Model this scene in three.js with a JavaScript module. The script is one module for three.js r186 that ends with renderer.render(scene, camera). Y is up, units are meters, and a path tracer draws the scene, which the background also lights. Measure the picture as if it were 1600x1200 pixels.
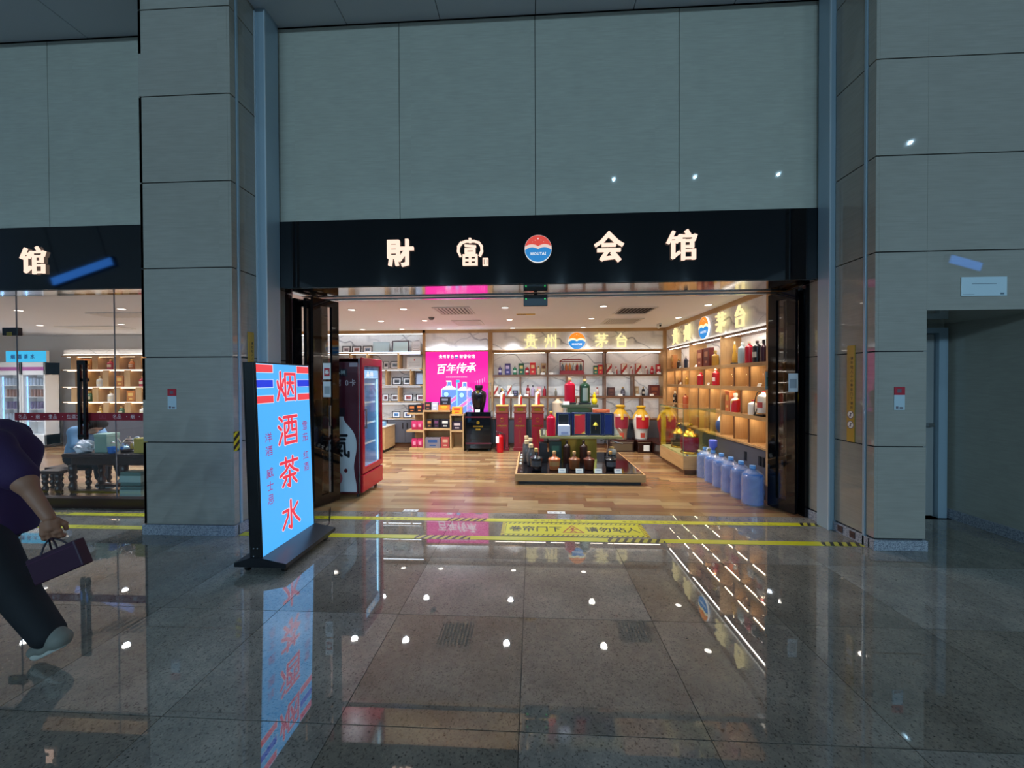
import * as THREE from 'three';
import { mergeGeometries } from 'three/addons/utils/BufferGeometryUtils.js';
import { RoundedBoxGeometry } from 'three/addons/geometries/RoundedBoxGeometry.js';
import { MarchingCubes } from 'three/addons/objects/MarchingCubes.js';
import { RectAreaLightUniformsLib } from 'three/addons/lights/RectAreaLightUniformsLib.js';

// ---------- camera, exposure ----------
const scene = new THREE.Scene();
const D2R = Math.PI / 180;
const camera = new THREE.PerspectiveCamera(90, 4 / 3, 0.05, 60);
camera.position.set(0, 1.5, 0);
camera.rotation.set(-0.593 * D2R, 2.972 * D2R, -0.226 * D2R, 'YXZ');
scene.background = new THREE.Color(0, 0, 0);
const renderer = new THREE.WebGLRenderer({ antialias: true });
renderer.toneMapping = THREE.LinearToneMapping;
renderer.toneMappingExposure = 1.0;
renderer.shadowMap.enabled = true;
RectAreaLightUniformsLib.init();
// strength of each kind of lamp (candela for round lamps, radiance for strips and panels)
const HALL_CD = 38, OVER_CD = 1.8, DOWN_CD = 14.5, STRIP_L = 9, SHELF_L = 24;
const HALL_COL = new THREE.Color(0.47, 0.77, 1.0), WARM = new THREE.Color(1, 0.8, 0.56), SOFT = new THREE.Color(1, 0.92, 0.82), COOL = new THREE.Color(0.78, 0.88, 1);

// ---------- helpers ----------
let seed = 7;
const rnd = () => { seed = (seed * 1664525 + 1013904223) >>> 0; return seed / 4294967296; };
const rr = (a, b) => a + (b - a) * rnd();
const taken = new Map();
function numbered(n) { const k = taken.get(n) ?? 0; taken.set(n, k + 1); return k ? n + '_' + String(k).padStart(3, '0') : n; }
function put(o, parent) {
  o.traverse((c) => { if (c.isMesh) { c.castShadow = true; c.receiveShadow = true; } });
  (parent ?? scene).add(o); return o;
}
function mesh(name, geo, mat, parent) { const m = new THREE.Mesh(geo, mat); m.name = parent ? name : numbered(name); return put(m, parent); }
function tag(o, label, category, group, kind) { Object.assign(o.userData, { label, category }); if (group) o.userData.group = group; if (kind) o.userData.kind = kind; return o; }
function thing(name, label, category, pos = [0, 0, 0], turn = 0, group) {
  const g = new THREE.Group(); g.name = numbered(name); g.position.set(...pos); g.rotation.y = turn; scene.add(g); return tag(g, label, category, group);
}
function struct(name, label, category) { const g = new THREE.Group(); g.name = numbered(name); scene.add(g); return tag(g, label, category, null, 'structure'); }
// metre uv from the dominant axis of each face; s = metres per texture, swap turns the grain
function tuv(geo, s = 1, swap = false, off = 0) {
  const g = geo.index ? geo.toNonIndexed() : geo, p = g.attributes.position, uv = new Float32Array(p.count * 2);
  const a = new THREE.Vector3(), b = new THREE.Vector3(), c = new THREE.Vector3(), n = new THREE.Vector3();
  for (let i = 0; i < p.count; i += 3) {
    a.fromBufferAttribute(p, i); b.fromBufferAttribute(p, i + 1); c.fromBufferAttribute(p, i + 2);
    n.copy(b).sub(a).cross(c.clone().sub(a)); const x = Math.abs(n.x), y = Math.abs(n.y), z = Math.abs(n.z);
    [a, b, c].forEach((v, k) => {
      let u, w;
      if (y >= x && y >= z) { u = v.x; w = v.z; } else if (x >= z) { u = v.z; w = v.y; } else { u = v.x; w = v.y; }
      if (swap) [u, w] = [w, u];
      uv[(i + k) * 2] = u / s + off; uv[(i + k) * 2 + 1] = w / s + off * 0.7;
    });
  }
  g.setAttribute('uv', new THREE.BufferAttribute(uv, 2)); return g;
}
const bx = (x0, x1, y0, y1, z0, z1, s = 1, swap = false) => { const g = new THREE.BoxGeometry(Math.abs(x1 - x0), Math.abs(y1 - y0), Math.abs(z1 - z0)); g.translate((x0 + x1) / 2, (y0 + y1) / 2, (z0 + z1) / 2); return tuv(g, s, swap); };
const rbx = (x0, x1, y0, y1, z0, z1, r = 0.008, s = 1, swap = false) => { const g = new RoundedBoxGeometry(Math.abs(x1 - x0), Math.abs(y1 - y0), Math.abs(z1 - z0), 2, r); g.translate((x0 + x1) / 2, (y0 + y1) / 2, (z0 + z1) / 2); return tuv(g, s, swap); };
const cyl = (r0, r1, h, x = 0, y = 0, z = 0, n = 20) => { const g = new THREE.CylinderGeometry(r0, r1, h, n); g.translate(x, y + h / 2, z); return g; };
const lathe = (pts, n = 20) => new THREE.LatheGeometry(pts.map(([r, y]) => new THREE.Vector2(r, y)), n);
function merge(list) { return mergeGeometries(list.map((g) => { const h = g.index ? g.toNonIndexed() : g; for (const k of Object.keys(h.attributes)) if (!['position', 'normal', 'uv'].includes(k)) h.deleteAttribute(k); return h; })); }
function tube(pts, r, seg = 24, rad = 8) { return new THREE.TubeGeometry(new THREE.CatmullRomCurve3(pts.map((p) => new THREE.Vector3(...p))), seg, r, rad); }
const mat = (color, roughness = 0.5, o = {}) => new THREE.MeshPhysicalMaterial({ color, roughness, ...o });
const cache = new Map();
const flat = (color, rough = 0.45, metal = 0) => { const k = color + rough + '/' + metal; if (!cache.has(k)) cache.set(k, mat(color, rough, { metalness: metal })); return cache.get(k); };
const glow = (col, i, o = {}) => new THREE.MeshStandardMaterial({ color: 0x111111, roughness: 0.6, emissive: new THREE.Color(col), emissiveIntensity: i, ...o });
const pane = (o = {}) => mat(0xffffff, 0.0, { transmission: 1, thickness: 0, ior: 1.45, ...o });

// ---------- noise textures ----------
function lattice(n) { const a = new Float32Array(n * n); for (let i = 0; i < a.length; i++) a[i] = rnd(); return (x, y) => {
  const xi = Math.floor(x), yi = Math.floor(y), fx = x - xi, fy = y - yi, u = fx * fx * (3 - 2 * fx), v = fy * fy * (3 - 2 * fy), m = (q) => ((q % n) + n) % n;
  const A = a[m(yi) * n + m(xi)], B = a[m(yi) * n + m(xi + 1)], C = a[m(yi + 1) * n + m(xi)], E = a[m(yi + 1) * n + m(xi + 1)];
  return A + (B - A) * u + (C - A) * v + (A - B - C + E) * u * v; }; }
const L8 = lattice(8), L16 = lattice(16), L64 = lattice(64), L256 = lattice(256), L512 = lattice(512);
function dataTex(W, H, f, srgb = true) {
  const d = new Uint8Array(W * H * 4);
  for (let y = 0; y < H; y++) for (let x = 0; x < W; x++) { const c = f(x / W, y / H), o = (y * W + x) * 4; for (let k = 0; k < 3; k++) d[o + k] = Math.max(0, Math.min(255, (c.length ? c[k] : c) * 255)); d[o + 3] = 255; }
  const t = new THREE.DataTexture(d, W, H); t.wrapS = t.wrapT = THREE.RepeatWrapping; t.magFilter = THREE.LinearFilter; t.minFilter = THREE.LinearMipmapLinearFilter; t.generateMipmaps = true;
  if (srgb) t.colorSpace = THREE.SRGBColorSpace; t.needsUpdate = true; return t;
}
const mix3 = (a, b, t) => a.map((v, i) => v + (b[i] - v) * t);
const granite = dataTex(1024, 1024, (u, v) => {
  const f = L256(u * 256, v * 256), g = L512(u * 512 + 0.3, v * 512), c = L64(u * 64, v * 64), b = L8(u * 8, v * 8), m = L16(u * 16 + 3, v * 16);
  let col = mix3([0.59, 0.565, 0.53], [0.49, 0.475, 0.455], c * 0.7 + m * 0.3); col = mix3(col, [0.70, 0.67, 0.62], Math.max(0, g - 0.62) * 1.6);
  col = mix3(col, [0.25, 0.24, 0.23], Math.max(0, f * 0.6 + g * 0.4 - 0.6) * 2.8); return col.map((q) => q * (0.9 + 0.18 * b)); });
const plinthTex = dataTex(256, 256, (u, v) => { const a = L64(u * 64, v * 64), b = L64(u * 128 % 64, v * 128); return mix3([0.66, 0.67, 0.70], [0.40, 0.42, 0.47], Math.max(0, Math.min(1, (a * 0.6 + b * 0.4 - 0.35) * 2.4))); });
const streak = dataTex(512, 512, (u, v) => { const a = L512(u * 8, v * 512), b = L64(u * 16 % 64, v * 64), c = L8(u * 8, v * 8); return mix3([0.66, 0.645, 0.61], [0.735, 0.72, 0.68], a * 0.5 + b * 0.3 + c * 0.2); });
const oakTex = (lo, hi) => dataTex(512, 512, (u, v) => { const a = L512(u * 6, v * 300 + L8(u * 8, v * 8) * 6), b = L16(u * 3, v * 16 + L8(u * 8, v * 8)), c = L256(u * 12, v * 256); return mix3(lo, hi, 0.45 * a + 0.35 * b + 0.2 * c); });
const oak = oakTex([0.66, 0.50, 0.32], [0.80, 0.65, 0.45]);
const walnut = oakTex([0.36, 0.235, 0.15], [0.50, 0.34, 0.22]);
const plankTex = oakTex([0.74, 0.70, 0.66], [1, 0.98, 0.95]);
const marble = dataTex(512, 512, (u, v) => {
  const w = L8(u * 8, v * 8) * 0.34 + L16(u * 16, v * 16) * 0.07, f = L64(u * 64, v * 64);
  const line = (k, o, wd) => { const s = Math.abs(((u * k + v * 2 + w * 0.55 + o) % 1 + 1) % 1 - 0.5); return Math.max(0, 1 - s / wd); };
  const vein = Math.max(line(1, 0.1, 0.03) * (0.5 + L8(u * 8 + 2, v * 8)), 0.6 * line(-1, 0.45, 0.016), 0.4 * line(1, 0.62, 0.07)); return mix3([0.93, 0.925, 0.92].map((q) => q - f * 0.03), [0.5, 0.51, 0.54], vein * 0.6); });
const M = {
  granite: mat(0xffffff, 0.014, { map: granite, ior: 2.15 }), grout: flat(0x3a3632, 0.7), plinth: mat(0xffffff, 0.35, { map: plinthTex }),
  panel: mat(0xdfdbd8, 0.025, { map: streak }), upper: mat(0xf2f4f0, 0.025, { map: streak }), gap: flat(0x14151a, 0.6), soffit: mat(0xb9bec4, 0.5), alu: mat(0x9fb2bf, 0.35, { metalness: 0.25 }),
  steel: mat(0xb9bcc0, 0.22, { metalness: 1 }), mirror: mat(0xc9c6c2, 0.09, { metalness: 1 }), chrome: mat(0xe2e4e8, 0.12, { metalness: 1 }), black: mat(0x07080c, 0.04), blackMat: flat(0x0b0c10, 0.4),
  oak: mat(0xffffff, 0.38, { map: oak }), walnut: mat(0xffffff, 0.35, { map: walnut }), marble: mat(0xffffff, 0.2, { map: marble }), cabinet: mat(0x55545a, 0.4), ceil: mat(0xf0f1f5, 0.75), white: flat(0xe8e8e6, 0.5),
  glass: pane(), gold: mat(0xd6a63c, 0.24, { metalness: 1 }), brass: mat(0xb89a4e, 0.3, { metalness: 0.9 }), darkwood: mat(0x2a130c, 0.28), red: mat(0x9e0f1c, 0.3), card: flat(0xf2f1ea, 0.6),
};

// ---------- hand-stroked characters on a 100 grid ----------
const GR = '8,18 92,18;33,6 33,30;67,6 67,30', WAT = '10,12 22,22;5,38 17,48;6,90 22,60';
const STROKES = {
  水: '50,6 50,90 38,82;12,32 38,32 34,50 10,82;84,22 60,42;56,38 72,62 92,82', 茶: GR + ';50,28 30,45 6,56;50,28 70,45 94,56;20,62 80,62;50,48 50,94 40,88;32,70 16,88;66,70 84,88',
  酒: WAT + ';30,12 96,12;34,30 34,94;34,30 92,30 92,94;34,92 92,92;54,12 54,48 42,60;70,12 70,54 84,54;34,72 92,72', 烟: '8,38 12,56;36,32 30,50;22,10 22,50 6,92;24,56 38,80;44,14 44,94;44,14 94,14 94,94;44,92 94,92;54,42 84,42;69,24 69,42 56,76;69,48 82,74',
  洋: WAT + ';44,8 52,22;82,8 72,22;36,28 94,28;40,50 90,50;34,72 98,72;65,28 65,98', 威: '14,22 92,22;14,22 14,60 6,94;24,40 50,40;20,58 56,58;38,46 28,74 52,90;48,60 40,78 22,94;62,6 66,40 78,76 96,92 96,74;88,40 76,66 58,92;74,6 86,14',
  士: '8,38 92,38;50,8 50,88;20,88 80,88', 忌: '22,8 78,8 78,30;24,30 78,30;24,30 24,50 84,50 84,40;14,66 10,86;32,62 32,88 44,94 70,94 74,80;48,60 56,74;78,62 90,80',
  雪: '18,8 82,8;50,8 50,48;8,38 8,22 92,22 88,38;22,32 38,32;62,32 78,32;22,44 38,44;62,44 78,44;18,58 82,58 82,94;22,75 82,75;16,94 82,94', 茄: GR + ';8,46 50,46 48,90 38,86;28,34 26,60 6,94;60,48 60,92;60,48 94,48 94,92;60,86 94,86',
  红: '28,6 8,36 30,36;38,26 8,64 38,58;4,90 40,80;48,18 94,18;71,18 71,86;42,88 98,88', 贵: '28,10 72,10 72,28 28,28 28,10;50,2 50,40;6,40 94,40;24,80 24,52 76,52 76,80;50,60 46,80 12,98;56,82 88,98',
  州: '30,8 28,60 12,94;54,10 54,90;82,6 82,96;12,32 8,54;38,30 44,48;66,28 72,48', 茅: '8,16 92,16;33,4 33,26;67,4 67,26;22,34 76,34 54,48;38,44 60,54;8,56 90,56 80,68;52,56 52,96 40,90;46,62 14,88',
  台: '46,4 18,40 76,36;62,22 84,46;24,56 76,56 76,92 24,92 24,56', 会: '50,4 28,28 6,42;50,4 74,28 96,42;30,42 70,42;14,60 86,60;46,62 26,90 78,84;64,70 84,94',
  馆: '22,6 6,38;14,24 40,24 34,36;22,38 22,90 40,76;68,2 74,12;46,32 46,18 96,18 92,30;56,34 56,96;56,34 86,34 86,54 56,54;56,68 92,68 92,94 56,94', 財: '10,10 10,66;10,10 44,10 44,66;10,28 44,28;10,46 44,46;10,66 44,66;18,68 14,94;36,68 40,94;50,36 98,36;78,6 78,92 62,96;76,42 48,78',
  富: '50,0 50,10;12,62 5,46 6,28 16,14 34,8 66,8 84,14 94,28 95,46 88,62;32,24 70,28;34,38 66,38 66,52 34,52 34,38;26,62 74,62 74,96 26,96 26,62;26,79 74,79;50,62 50,96', 百: '8,12 92,12;52,12 44,32;22,34 22,96;22,34 78,34 78,96;22,62 78,62;22,92 78,92',
  年: '30,4 12,34;26,22 88,22;28,44 82,44;28,44 28,66;4,66 96,66;56,22 56,98', 传: '30,4 6,50;20,32 20,98;42,22 92,22;34,44 98,44;62,4 54,64 86,60 66,88;52,76 78,96',
  承: '30,10 74,10 52,26;50,26 50,92 40,88;32,38 68,38;30,52 70,52;26,68 74,68;8,40 28,40 8,84;90,30 72,46;70,42 94,86', 氣: '30,4 12,30;26,16 86,16;28,30 78,30;20,44 76,44 78,84 94,92 94,76;44,50 44,96;20,72 66,72;24,56 32,66;62,54 54,66;42,74 22,92;46,74 64,90',
  卡: '48,4 48,50;48,24 80,24;6,50 94,50;50,50 50,98;54,64 74,76', 林: '6,30 46,30;26,6 26,96;26,32 6,68;26,32 42,60;54,30 96,30;75,6 75,96;73,32 52,68;77,32 98,70',
  森: '26,16 74,16;50,2 50,42;48,18 28,36;52,18 72,36;4,58 46,58;25,44 25,98;25,60 6,84;25,60 42,78;54,58 96,58;75,44 75,98;73,60 54,84;77,60 98,82', 糖: '22,6 22,94;4,40 42,40;8,14 14,32;38,12 30,32;22,44 4,76;24,46 40,66;68,2 72,12;48,16 96,16;48,16 48,60 40,94;54,30 92,30;54,42 92,42;72,20 72,56;58,66 90,66 90,92 58,92 58,66',
  名: '40,4 10,40;32,18 76,18 56,46 14,70;36,34 48,44;38,58 84,58 84,96 38,96 38,58', 品: '30,6 70,6 70,40 30,40 30,6;8,54 42,54 42,94 8,94 8,54;58,54 92,54 92,94 58,94 58,54', 文: '46,4 54,16;8,26 92,26;72,28 54,64 10,94;28,30 50,64 92,94',
  化: '30,6 8,46;22,32 22,96;84,22 54,52;54,6 54,84 62,92 92,92 94,74', 壹: '14,14 86,14;50,4 50,26;24,26 76,26;10,48 10,36 90,36 90,48;26,48 74,48;32,58 68,58 68,74 32,74 32,58;36,78 40,90;64,78 60,90;8,94 92,94',
  门: '16,6 26,18;12,22 12,96;34,12 88,12 88,90 76,86', 下: '6,14 94,14;48,14 48,96;56,38 76,54', 请: '10,8 22,20;6,36 22,36 22,84 34,72;64,4 64,44;40,14 90,14;44,28 86,28;36,42 96,42;46,96 46,54 86,54 86,92;46,66 86,66;46,78 86,78',
  勿: '30,4 8,44;24,24 88,24 82,84 70,94 60,88;48,26 14,72;68,26 28,90', 站: '22,4 28,16;4,24 46,24;12,36 18,60;38,34 32,62;2,80 48,72;70,4 70,46;70,26 96,26;54,94 54,48 94,48 94,94;54,90 94,90', 人: '50,6 46,40 8,94;50,36 92,94',
  卷: '24,8 32,20;76,6 66,20;14,28 86,28;6,44 94,44;50,4 40,40 10,66;56,44 92,66;30,58 68,58 66,72 34,72 34,94 76,94 78,84', 帘: '50,2 50,12;10,28 10,16 90,16 90,28;38,24 18,42;60,24 82,40;18,86 18,54 82,54 82,84;50,44 50,98',
  元: '20,14 80,14;6,40 94,40;36,42 30,70 6,92;60,42 60,84 68,90 92,90 94,74', 小: '50,6 50,92 38,84;26,36 8,72;72,36 92,70', 心: '14,40 8,76;32,30 32,82 46,92 74,92 78,72;48,20 58,44;78,30 94,60', 券: '24,6 34,20;76,4 66,20;14,30 86,30;4,48 96,48;50,4 40,48 8,74;58,50 94,74;28,66 72,66 68,94 58,90;48,66 24,98',
};
const parse = (ch) => (STROKES[ch] ?? '').split(';').filter(Boolean).map((s) => s.split(' ').map((p) => p.split(',').map(Number)));
function charGeo(ch, size, wh, wv, depth) {            // solid letter, face towards +z, centred
  const out = [];
  for (const line of parse(ch)) for (let i = 0; i + 1 < line.length; i++) {
    const [x0, y0] = line[i], [x1, y1] = line[i + 1], dx = x1 - x0, dy = y1 - y0, len = Math.hypot(dx, dy), w = Math.abs(dx) > Math.abs(dy) * 1.4 ? wh : wv;
    const g = new THREE.BoxGeometry((len + w * 0.8) * size / 100, w * size / 100, depth * rr(0.97, 1.03)); g.rotateZ(-Math.atan2(dy, dx)); g.translate(((x0 + x1) / 2 - 50) * size / 100, (50 - (y0 + y1) / 2) * size / 100, 0); out.push(g);
  }
  return merge(out);
}
function glyph(c, ch, x, y, s, lw, col, sx = 1) {
  c.strokeStyle = col; c.lineWidth = lw; c.lineCap = 'round'; c.lineJoin = 'round';
  for (const l of parse(ch)) { c.beginPath(); l.forEach(([a, b], i) => c[i ? 'lineTo' : 'moveTo'](x + a * s * sx / 100, y + b * s / 100)); c.stroke(); }
}
function text(c, str, x, y, s, lw, col, gap = 1.15, vertical = false, sx = 1) { [...str].forEach((ch, i) => { if (STROKES[ch]) glyph(c, ch, vertical ? x : x + i * s * gap * sx, vertical ? y + i * s * gap : y, s, lw, col, sx); else { c.fillStyle = col; c.font = 'bold ' + s + 'px sans-serif'; c.fillText(ch, vertical ? x : x + i * s * gap, (vertical ? y + i * s * gap : y) + s * 0.86); } }); }
function canvas(w, h, draw) { const k = document.createElement('canvas'); k.width = w; k.height = h; const c = k.getContext('2d'); draw(c, w, h); const t = new THREE.CanvasTexture(k); t.colorSpace = THREE.SRGBColorSpace; t.anisotropy = 8; return t; }
// flat print: a thin board whose faces carry the print
const board = (w, h, d = 0.002) => new THREE.BoxGeometry(w, h, d);
const printed = (tex, rough = 0.5, o = {}) => mat(0xffffff, rough, { map: tex, ...o });
const emblemOf = (top, mid) => canvas(256, 256, (c) => {
  c.fillStyle = '#fff'; c.fillRect(0, 0, 256, 256); c.save(); c.beginPath(); c.arc(128, 128, 126, 0, 7); c.clip();
  c.fillStyle = top; c.fillRect(0, 0, 256, 140); c.fillStyle = '#fff'; for (const [x, y, r] of [[128, 34, 6], [100, 48, 3], [156, 48, 3], [74, 64, 2.4], [182, 64, 2.4]]) { c.beginPath(); c.arc(x, y, r, 0, 7); c.fill(); }
  c.fillStyle = mid; c.beginPath(); c.moveTo(0, 150); c.lineTo(0, 112); c.quadraticCurveTo(60, 62, 128, 106); c.quadraticCurveTo(196, 62, 256, 112); c.lineTo(256, 150); c.quadraticCurveTo(196, 96, 128, 138); c.quadraticCurveTo(60, 96, 0, 150); c.fill();
  c.fillStyle = '#1d86d2'; c.beginPath(); c.moveTo(0, 146); c.quadraticCurveTo(60, 92, 128, 134); c.quadraticCurveTo(196, 92, 256, 146); c.lineTo(256, 256); c.lineTo(0, 256); c.fill();
  c.fillStyle = '#fff'; c.font = 'bold 38px sans-serif'; c.textAlign = 'center'; c.fillText('MOUTAI', 128, 190); c.restore();
});
const emblem = emblemOf('#e8432c', '#f6d9cf'), emblemWall = emblemOf('#f58a1e', '#fff6c8');
function strip(name, len, axis, pos, w, col, L, dir, parent) {     // LED strip: glowing bar and an area light of its size in front of it
  const g = axis === 'x' ? new THREE.BoxGeometry(len, w, w) : new THREE.BoxGeometry(w, w, len); g.translate(...pos);
  mesh(name, g, glow(col, Math.min(6, L * 0.35)), parent);
  const l = new THREE.RectAreaLight(col, L, axis === 'x' ? len : w * 1.4, axis === 'x' ? w * 1.4 : len), d = new THREE.Vector3(...dir).normalize();
  l.position.set(...pos).addScaledVector(d, w * 0.5 + 0.003); l.name = name;
  if (axis === 'x') l.lookAt(l.position.clone().add(d)); else { const zax = d.clone().negate(), yax = new THREE.Vector3(0, 0, 1), xax = yax.clone().cross(zax).normalize(); yax.copy(zax).cross(xax); l.setRotationFromMatrix(new THREE.Matrix4().makeBasis(xax, yax, zax)); }
  if (axis === 'x') { const zax = d.clone().negate(), xax = new THREE.Vector3(1, 0, 0), yax = zax.clone().cross(xax).normalize(); l.setRotationFromMatrix(new THREE.Matrix4().makeBasis(xax, yax, zax)); }
  parent.add(l);
}
// ---------- the hall ----------
const PL0 = -3.8, PL1 = -2.88, PR0 = 2.985, PR1 = 3.41, ZF = -3.56, ZU = -4.13, SOF = 5.38;
const floor = struct('floor', 'polished brown granite tile floor of the hall', 'floor');
mesh('grout_bed', bx(-13, 13, -0.2, -0.004, -4.3, 22), M.grout, floor);
{
  const S = 0.8, TZ = 0.79, x0 = -0.06, z0 = -3.2, variants = [0, 1, 2, 3].map((k) => { const g = new THREE.BoxGeometry(S - 0.004, 0.02, TZ - 0.004); g.translate(0, -0.01, 0); return tuv(g, 1.7, k % 2 === 1, k * 0.31); });
  const edge = (() => { const g = new THREE.BoxGeometry(S - 0.004, 0.02, 0.31 - 0.004); g.translate(0, -0.01, 0); return tuv(g, 1.7, false, 0.2); })();
  const tones = [0xffffff, 0xf1ede8, 0xe4dfd8].map((c) => mat(c, 0.014, { map: granite, ior: 2.15 }));
  for (let r = -2; r < 4; r++) for (let c = -9; c < 9; c++) {
    const t = mesh('tile', r === -2 ? edge : variants[Math.floor(rnd() * 4)], tones[Math.floor(rnd() * 3)], floor);
    t.position.set(x0 + (c + 0.5) * S, 0, r === -2 ? -4.145 : z0 + (r + 0.5) * TZ);
  }
  const zb = z0 + 4 * TZ, xl = x0 - 9 * S, xr = x0 + 9 * S;
  mesh('stone_paving', merge([bx(-13, 13, -0.02, 0, zb, 22, 1.7), bx(-13, xl - 0.003, -0.02, 0, -4.3, zb - 0.003, 1.7), bx(xr + 0.003, 13, -0.02, 0, -4.3, zb - 0.003, 1.7)]), M.granite, floor);
}
// hall shell out of view: ceiling, far walls
mesh('ceiling_slab', bx(-13, 13, 7.1, 7.25, -4.5, 22), M.soffit, struct('ceiling', 'grey hall ceiling high above the facade', 'ceiling'));
mesh('wall_face', bx(-13, 13, 0, 7.1, 22, 22.2), M.soffit, struct('wall_back', 'grey rear wall of the hall', 'wall'));
mesh('wall_face', bx(-13.2, -13, 0, 7.1, -4.3, 22), M.soffit, struct('wall_left', 'grey left end wall of the hall', 'wall'));
mesh('wall_face', bx(13, 13.2, 0, 7.1, -4.5, 22), M.soffit, struct('wall_right', 'grey right end wall of the hall', 'wall'));
// pillars: dark core, separate stone panels, dark corner groove, aluminium trim
const JY = [0.1, 0.906, 1.735, 2.597, 3.427, 4.258, 5.09, 5.95, 7.1], J = 0.005;
function panelsZ(g, x0, x1, z, ys) { for (let i = 0; i + 1 < ys.length; i++) mesh('panel', rbx(x0, x1, ys[i] + J, ys[i + 1] - J, z, z - 0.03, 0.002, 1.5), M.panel, g); }
function panelsX(g, x, s, z0, z1, ys) { for (let i = 0; i + 1 < ys.length; i++) mesh('panel', rbx(x, x + s * 0.03, ys[i] + J, ys[i + 1] - J, z0, z1, 0.002, 1.5), M.panel, g); }
{
  const g = struct('wall_pillar_left', 'stone clad pillar between the two shop bays', 'pillar');
  mesh('core', bx(PL0 + 0.03, PL1 - 0.014, 0, 7.1, ZF - 0.014, -4.45), M.gap, g);
  panelsZ(g, PL0, PL1 - 0.027, ZF, JY); panelsX(g, PL1, -1, ZF - 0.002, ZF - 0.07, JY); panelsX(g, PL1, -1, ZF - 0.1, -3.9, JY); panelsX(g, PL1, -1, -4.1, -4.36, JY.slice(0, 5).concat([2.6].filter(() => false)));
  panelsX(g, PL0, 1, ZF, -4.3, JY);
  mesh('corner_trim', rbx(PL1 - 0.02, PL1 + 0.01, 0, SOF + 0.1, ZF - 0.073, ZF - 0.098, 0.003), M.alu, g);
  mesh('plinth', merge([rbx(PL0 - 0.012, PL1 + 0.012, 0, 0.1, ZF + 0.014, ZF - 0.05, 0.004, 0.4), rbx(PL1 - 0.02, PL1 + 0.012, 0, 0.1, ZF - 0.03, -3.9, 0.004, 0.4), rbx(PL1 - 0.02, PL1 + 0.012, 0, 0.1, -4.1, -4.36, 0.004, 0.4)]), M.plinth, g);
}
{
  const g = struct('wall_pillar_right', 'stone clad pillar and lintel beside the dark corridor', 'pillar'), x1 = 6.5, JR = JY;
  mesh('core', merge([bx(PR0 + 0.014, PR1 - 0.01, 0, 7.1, ZF + 0.04, -3.94), bx(PR0 + 0.063, PR1 - 0.01, 0, 7.1, -3.94, -4.5), bx(PR1 - 0.01, x1, 2.1, 7.1, ZF + 0.04, -4.5), bx(4.5, x1, 0, 2.1, ZF + 0.04, -4.5)]), M.gap, g);
  const zf = ZF + 0.055;
  for (let i = 0; i + 1 < JR.length; i++) {
    const a = JR[i] + J, b = JR[i + 1] - J, list = [rbx(PR0 + 0.027, PR1, a, b, zf, zf - 0.03, 0.002, 1.5)];
    if (b > 2.09) list.push(bx(PR1, x1, Math.max(a, 2.088), b, zf, zf - 0.03, 1.5));
    mesh('panel', merge(list), M.panel, g);
  }
  panelsX(g, PR0, 1, zf - 0.002, zf - 0.085, JR); panelsX(g, PR0, 1, zf - 0.115, -3.95, JR); panelsX(g, PR0, 1, -4.1, -4.3, JR.slice(0, 5));
  mesh('corner_trim', rbx(PR0 - 0.012, PR0 + 0.02, 0, SOF + 0.1, zf - 0.088, zf - 0.112, 0.003), M.alu, g);
  mesh('plinth', merge([rbx(PR0 - 0.012, PR1 + 0.012, 0, 0.09, zf + 0.014, zf - 0.05, 0.004, 0.4), rbx(PR0 - 0.012, PR0 + 0.02, 0, 0.09, zf - 0.03, -3.95, 0.004, 0.4), rbx(PR0 - 0.012, PR0 + 0.02, 0, 0.09, -4.1, -4.3, 0.004, 0.4)]), M.plinth, g);
  mesh('panel', bx(4.48, x1, 0.1, 2.088, zf, zf - 0.03, 1.5), M.panel, g);
  mesh('corridor_wall', merge([bx(PR1 - 0.03, PR1, 0.09, 2.088, zf - 0.03, -4.42), bx(4.48, 4.53, 0, 2.088, zf - 0.03, -4.42), bx(PR1, 4.48, 2.088, 2.12, zf - 0.03, -4.42)]), M.upper, g);
  mesh('skirting', bx(4.455, 4.48, 0, 0.1, zf - 0.05, -4.38, 0.4), M.plinth, g);
}
{
  const d = struct('door_1', 'plain grey door at the end of the dark corridor', 'door');
  mesh('end_wall', bx(PR1, 4.48, 0, 2.1, -4.42, -4.5), M.upper, d);
  mesh('leaf', rbx(3.55, 4.34, 0.01, 1.98, -4.38, -4.42), mat(0x8d8f8e, 0.5), d);
  mesh('jamb', merge([bx(4.35, 4.44, 0, 2.04, -4.34, -4.42), bx(3.46, 3.54, 0, 2.04, -4.34, -4.42), bx(3.54, 4.35, 1.985, 2.04, -4.34, -4.42)]), M.alu, d);
  mesh('handle', bx(4.24, 4.3, 0.98, 1.02, -4.33, -4.38), M.steel, d);
}
// shutter guide posts
function post(x0, x1, z0, z1, label) {
  const p = thing('shutter_guide_post', label, 'post', [0, 0, 0], 0, 'roller shutter guide posts');
  mesh('column', rbx(x0, x1, 0, SOF, z0, z1, 0.004), M.alu, p);
  mesh('lip', merge([bx(x0 - 0.001, x0 + 0.012, 0, SOF - 0.02, z0, z0 + 0.012), bx(x1 - 0.012, x1 + 0.001, 0, SOF - 0.02, z0, z0 + 0.012)]), mat(0xc4ced6, 0.3, { metalness: 0.3 }), p);
}
post(PL1 + 0.001, -2.762, -3.9, -4.1, 'tall blue grey metal post left of the open shop front');
post(2.925, PR0 + 0.06, -3.955, -4.1, 'tall blue grey metal post right of the open shop front');
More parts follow.
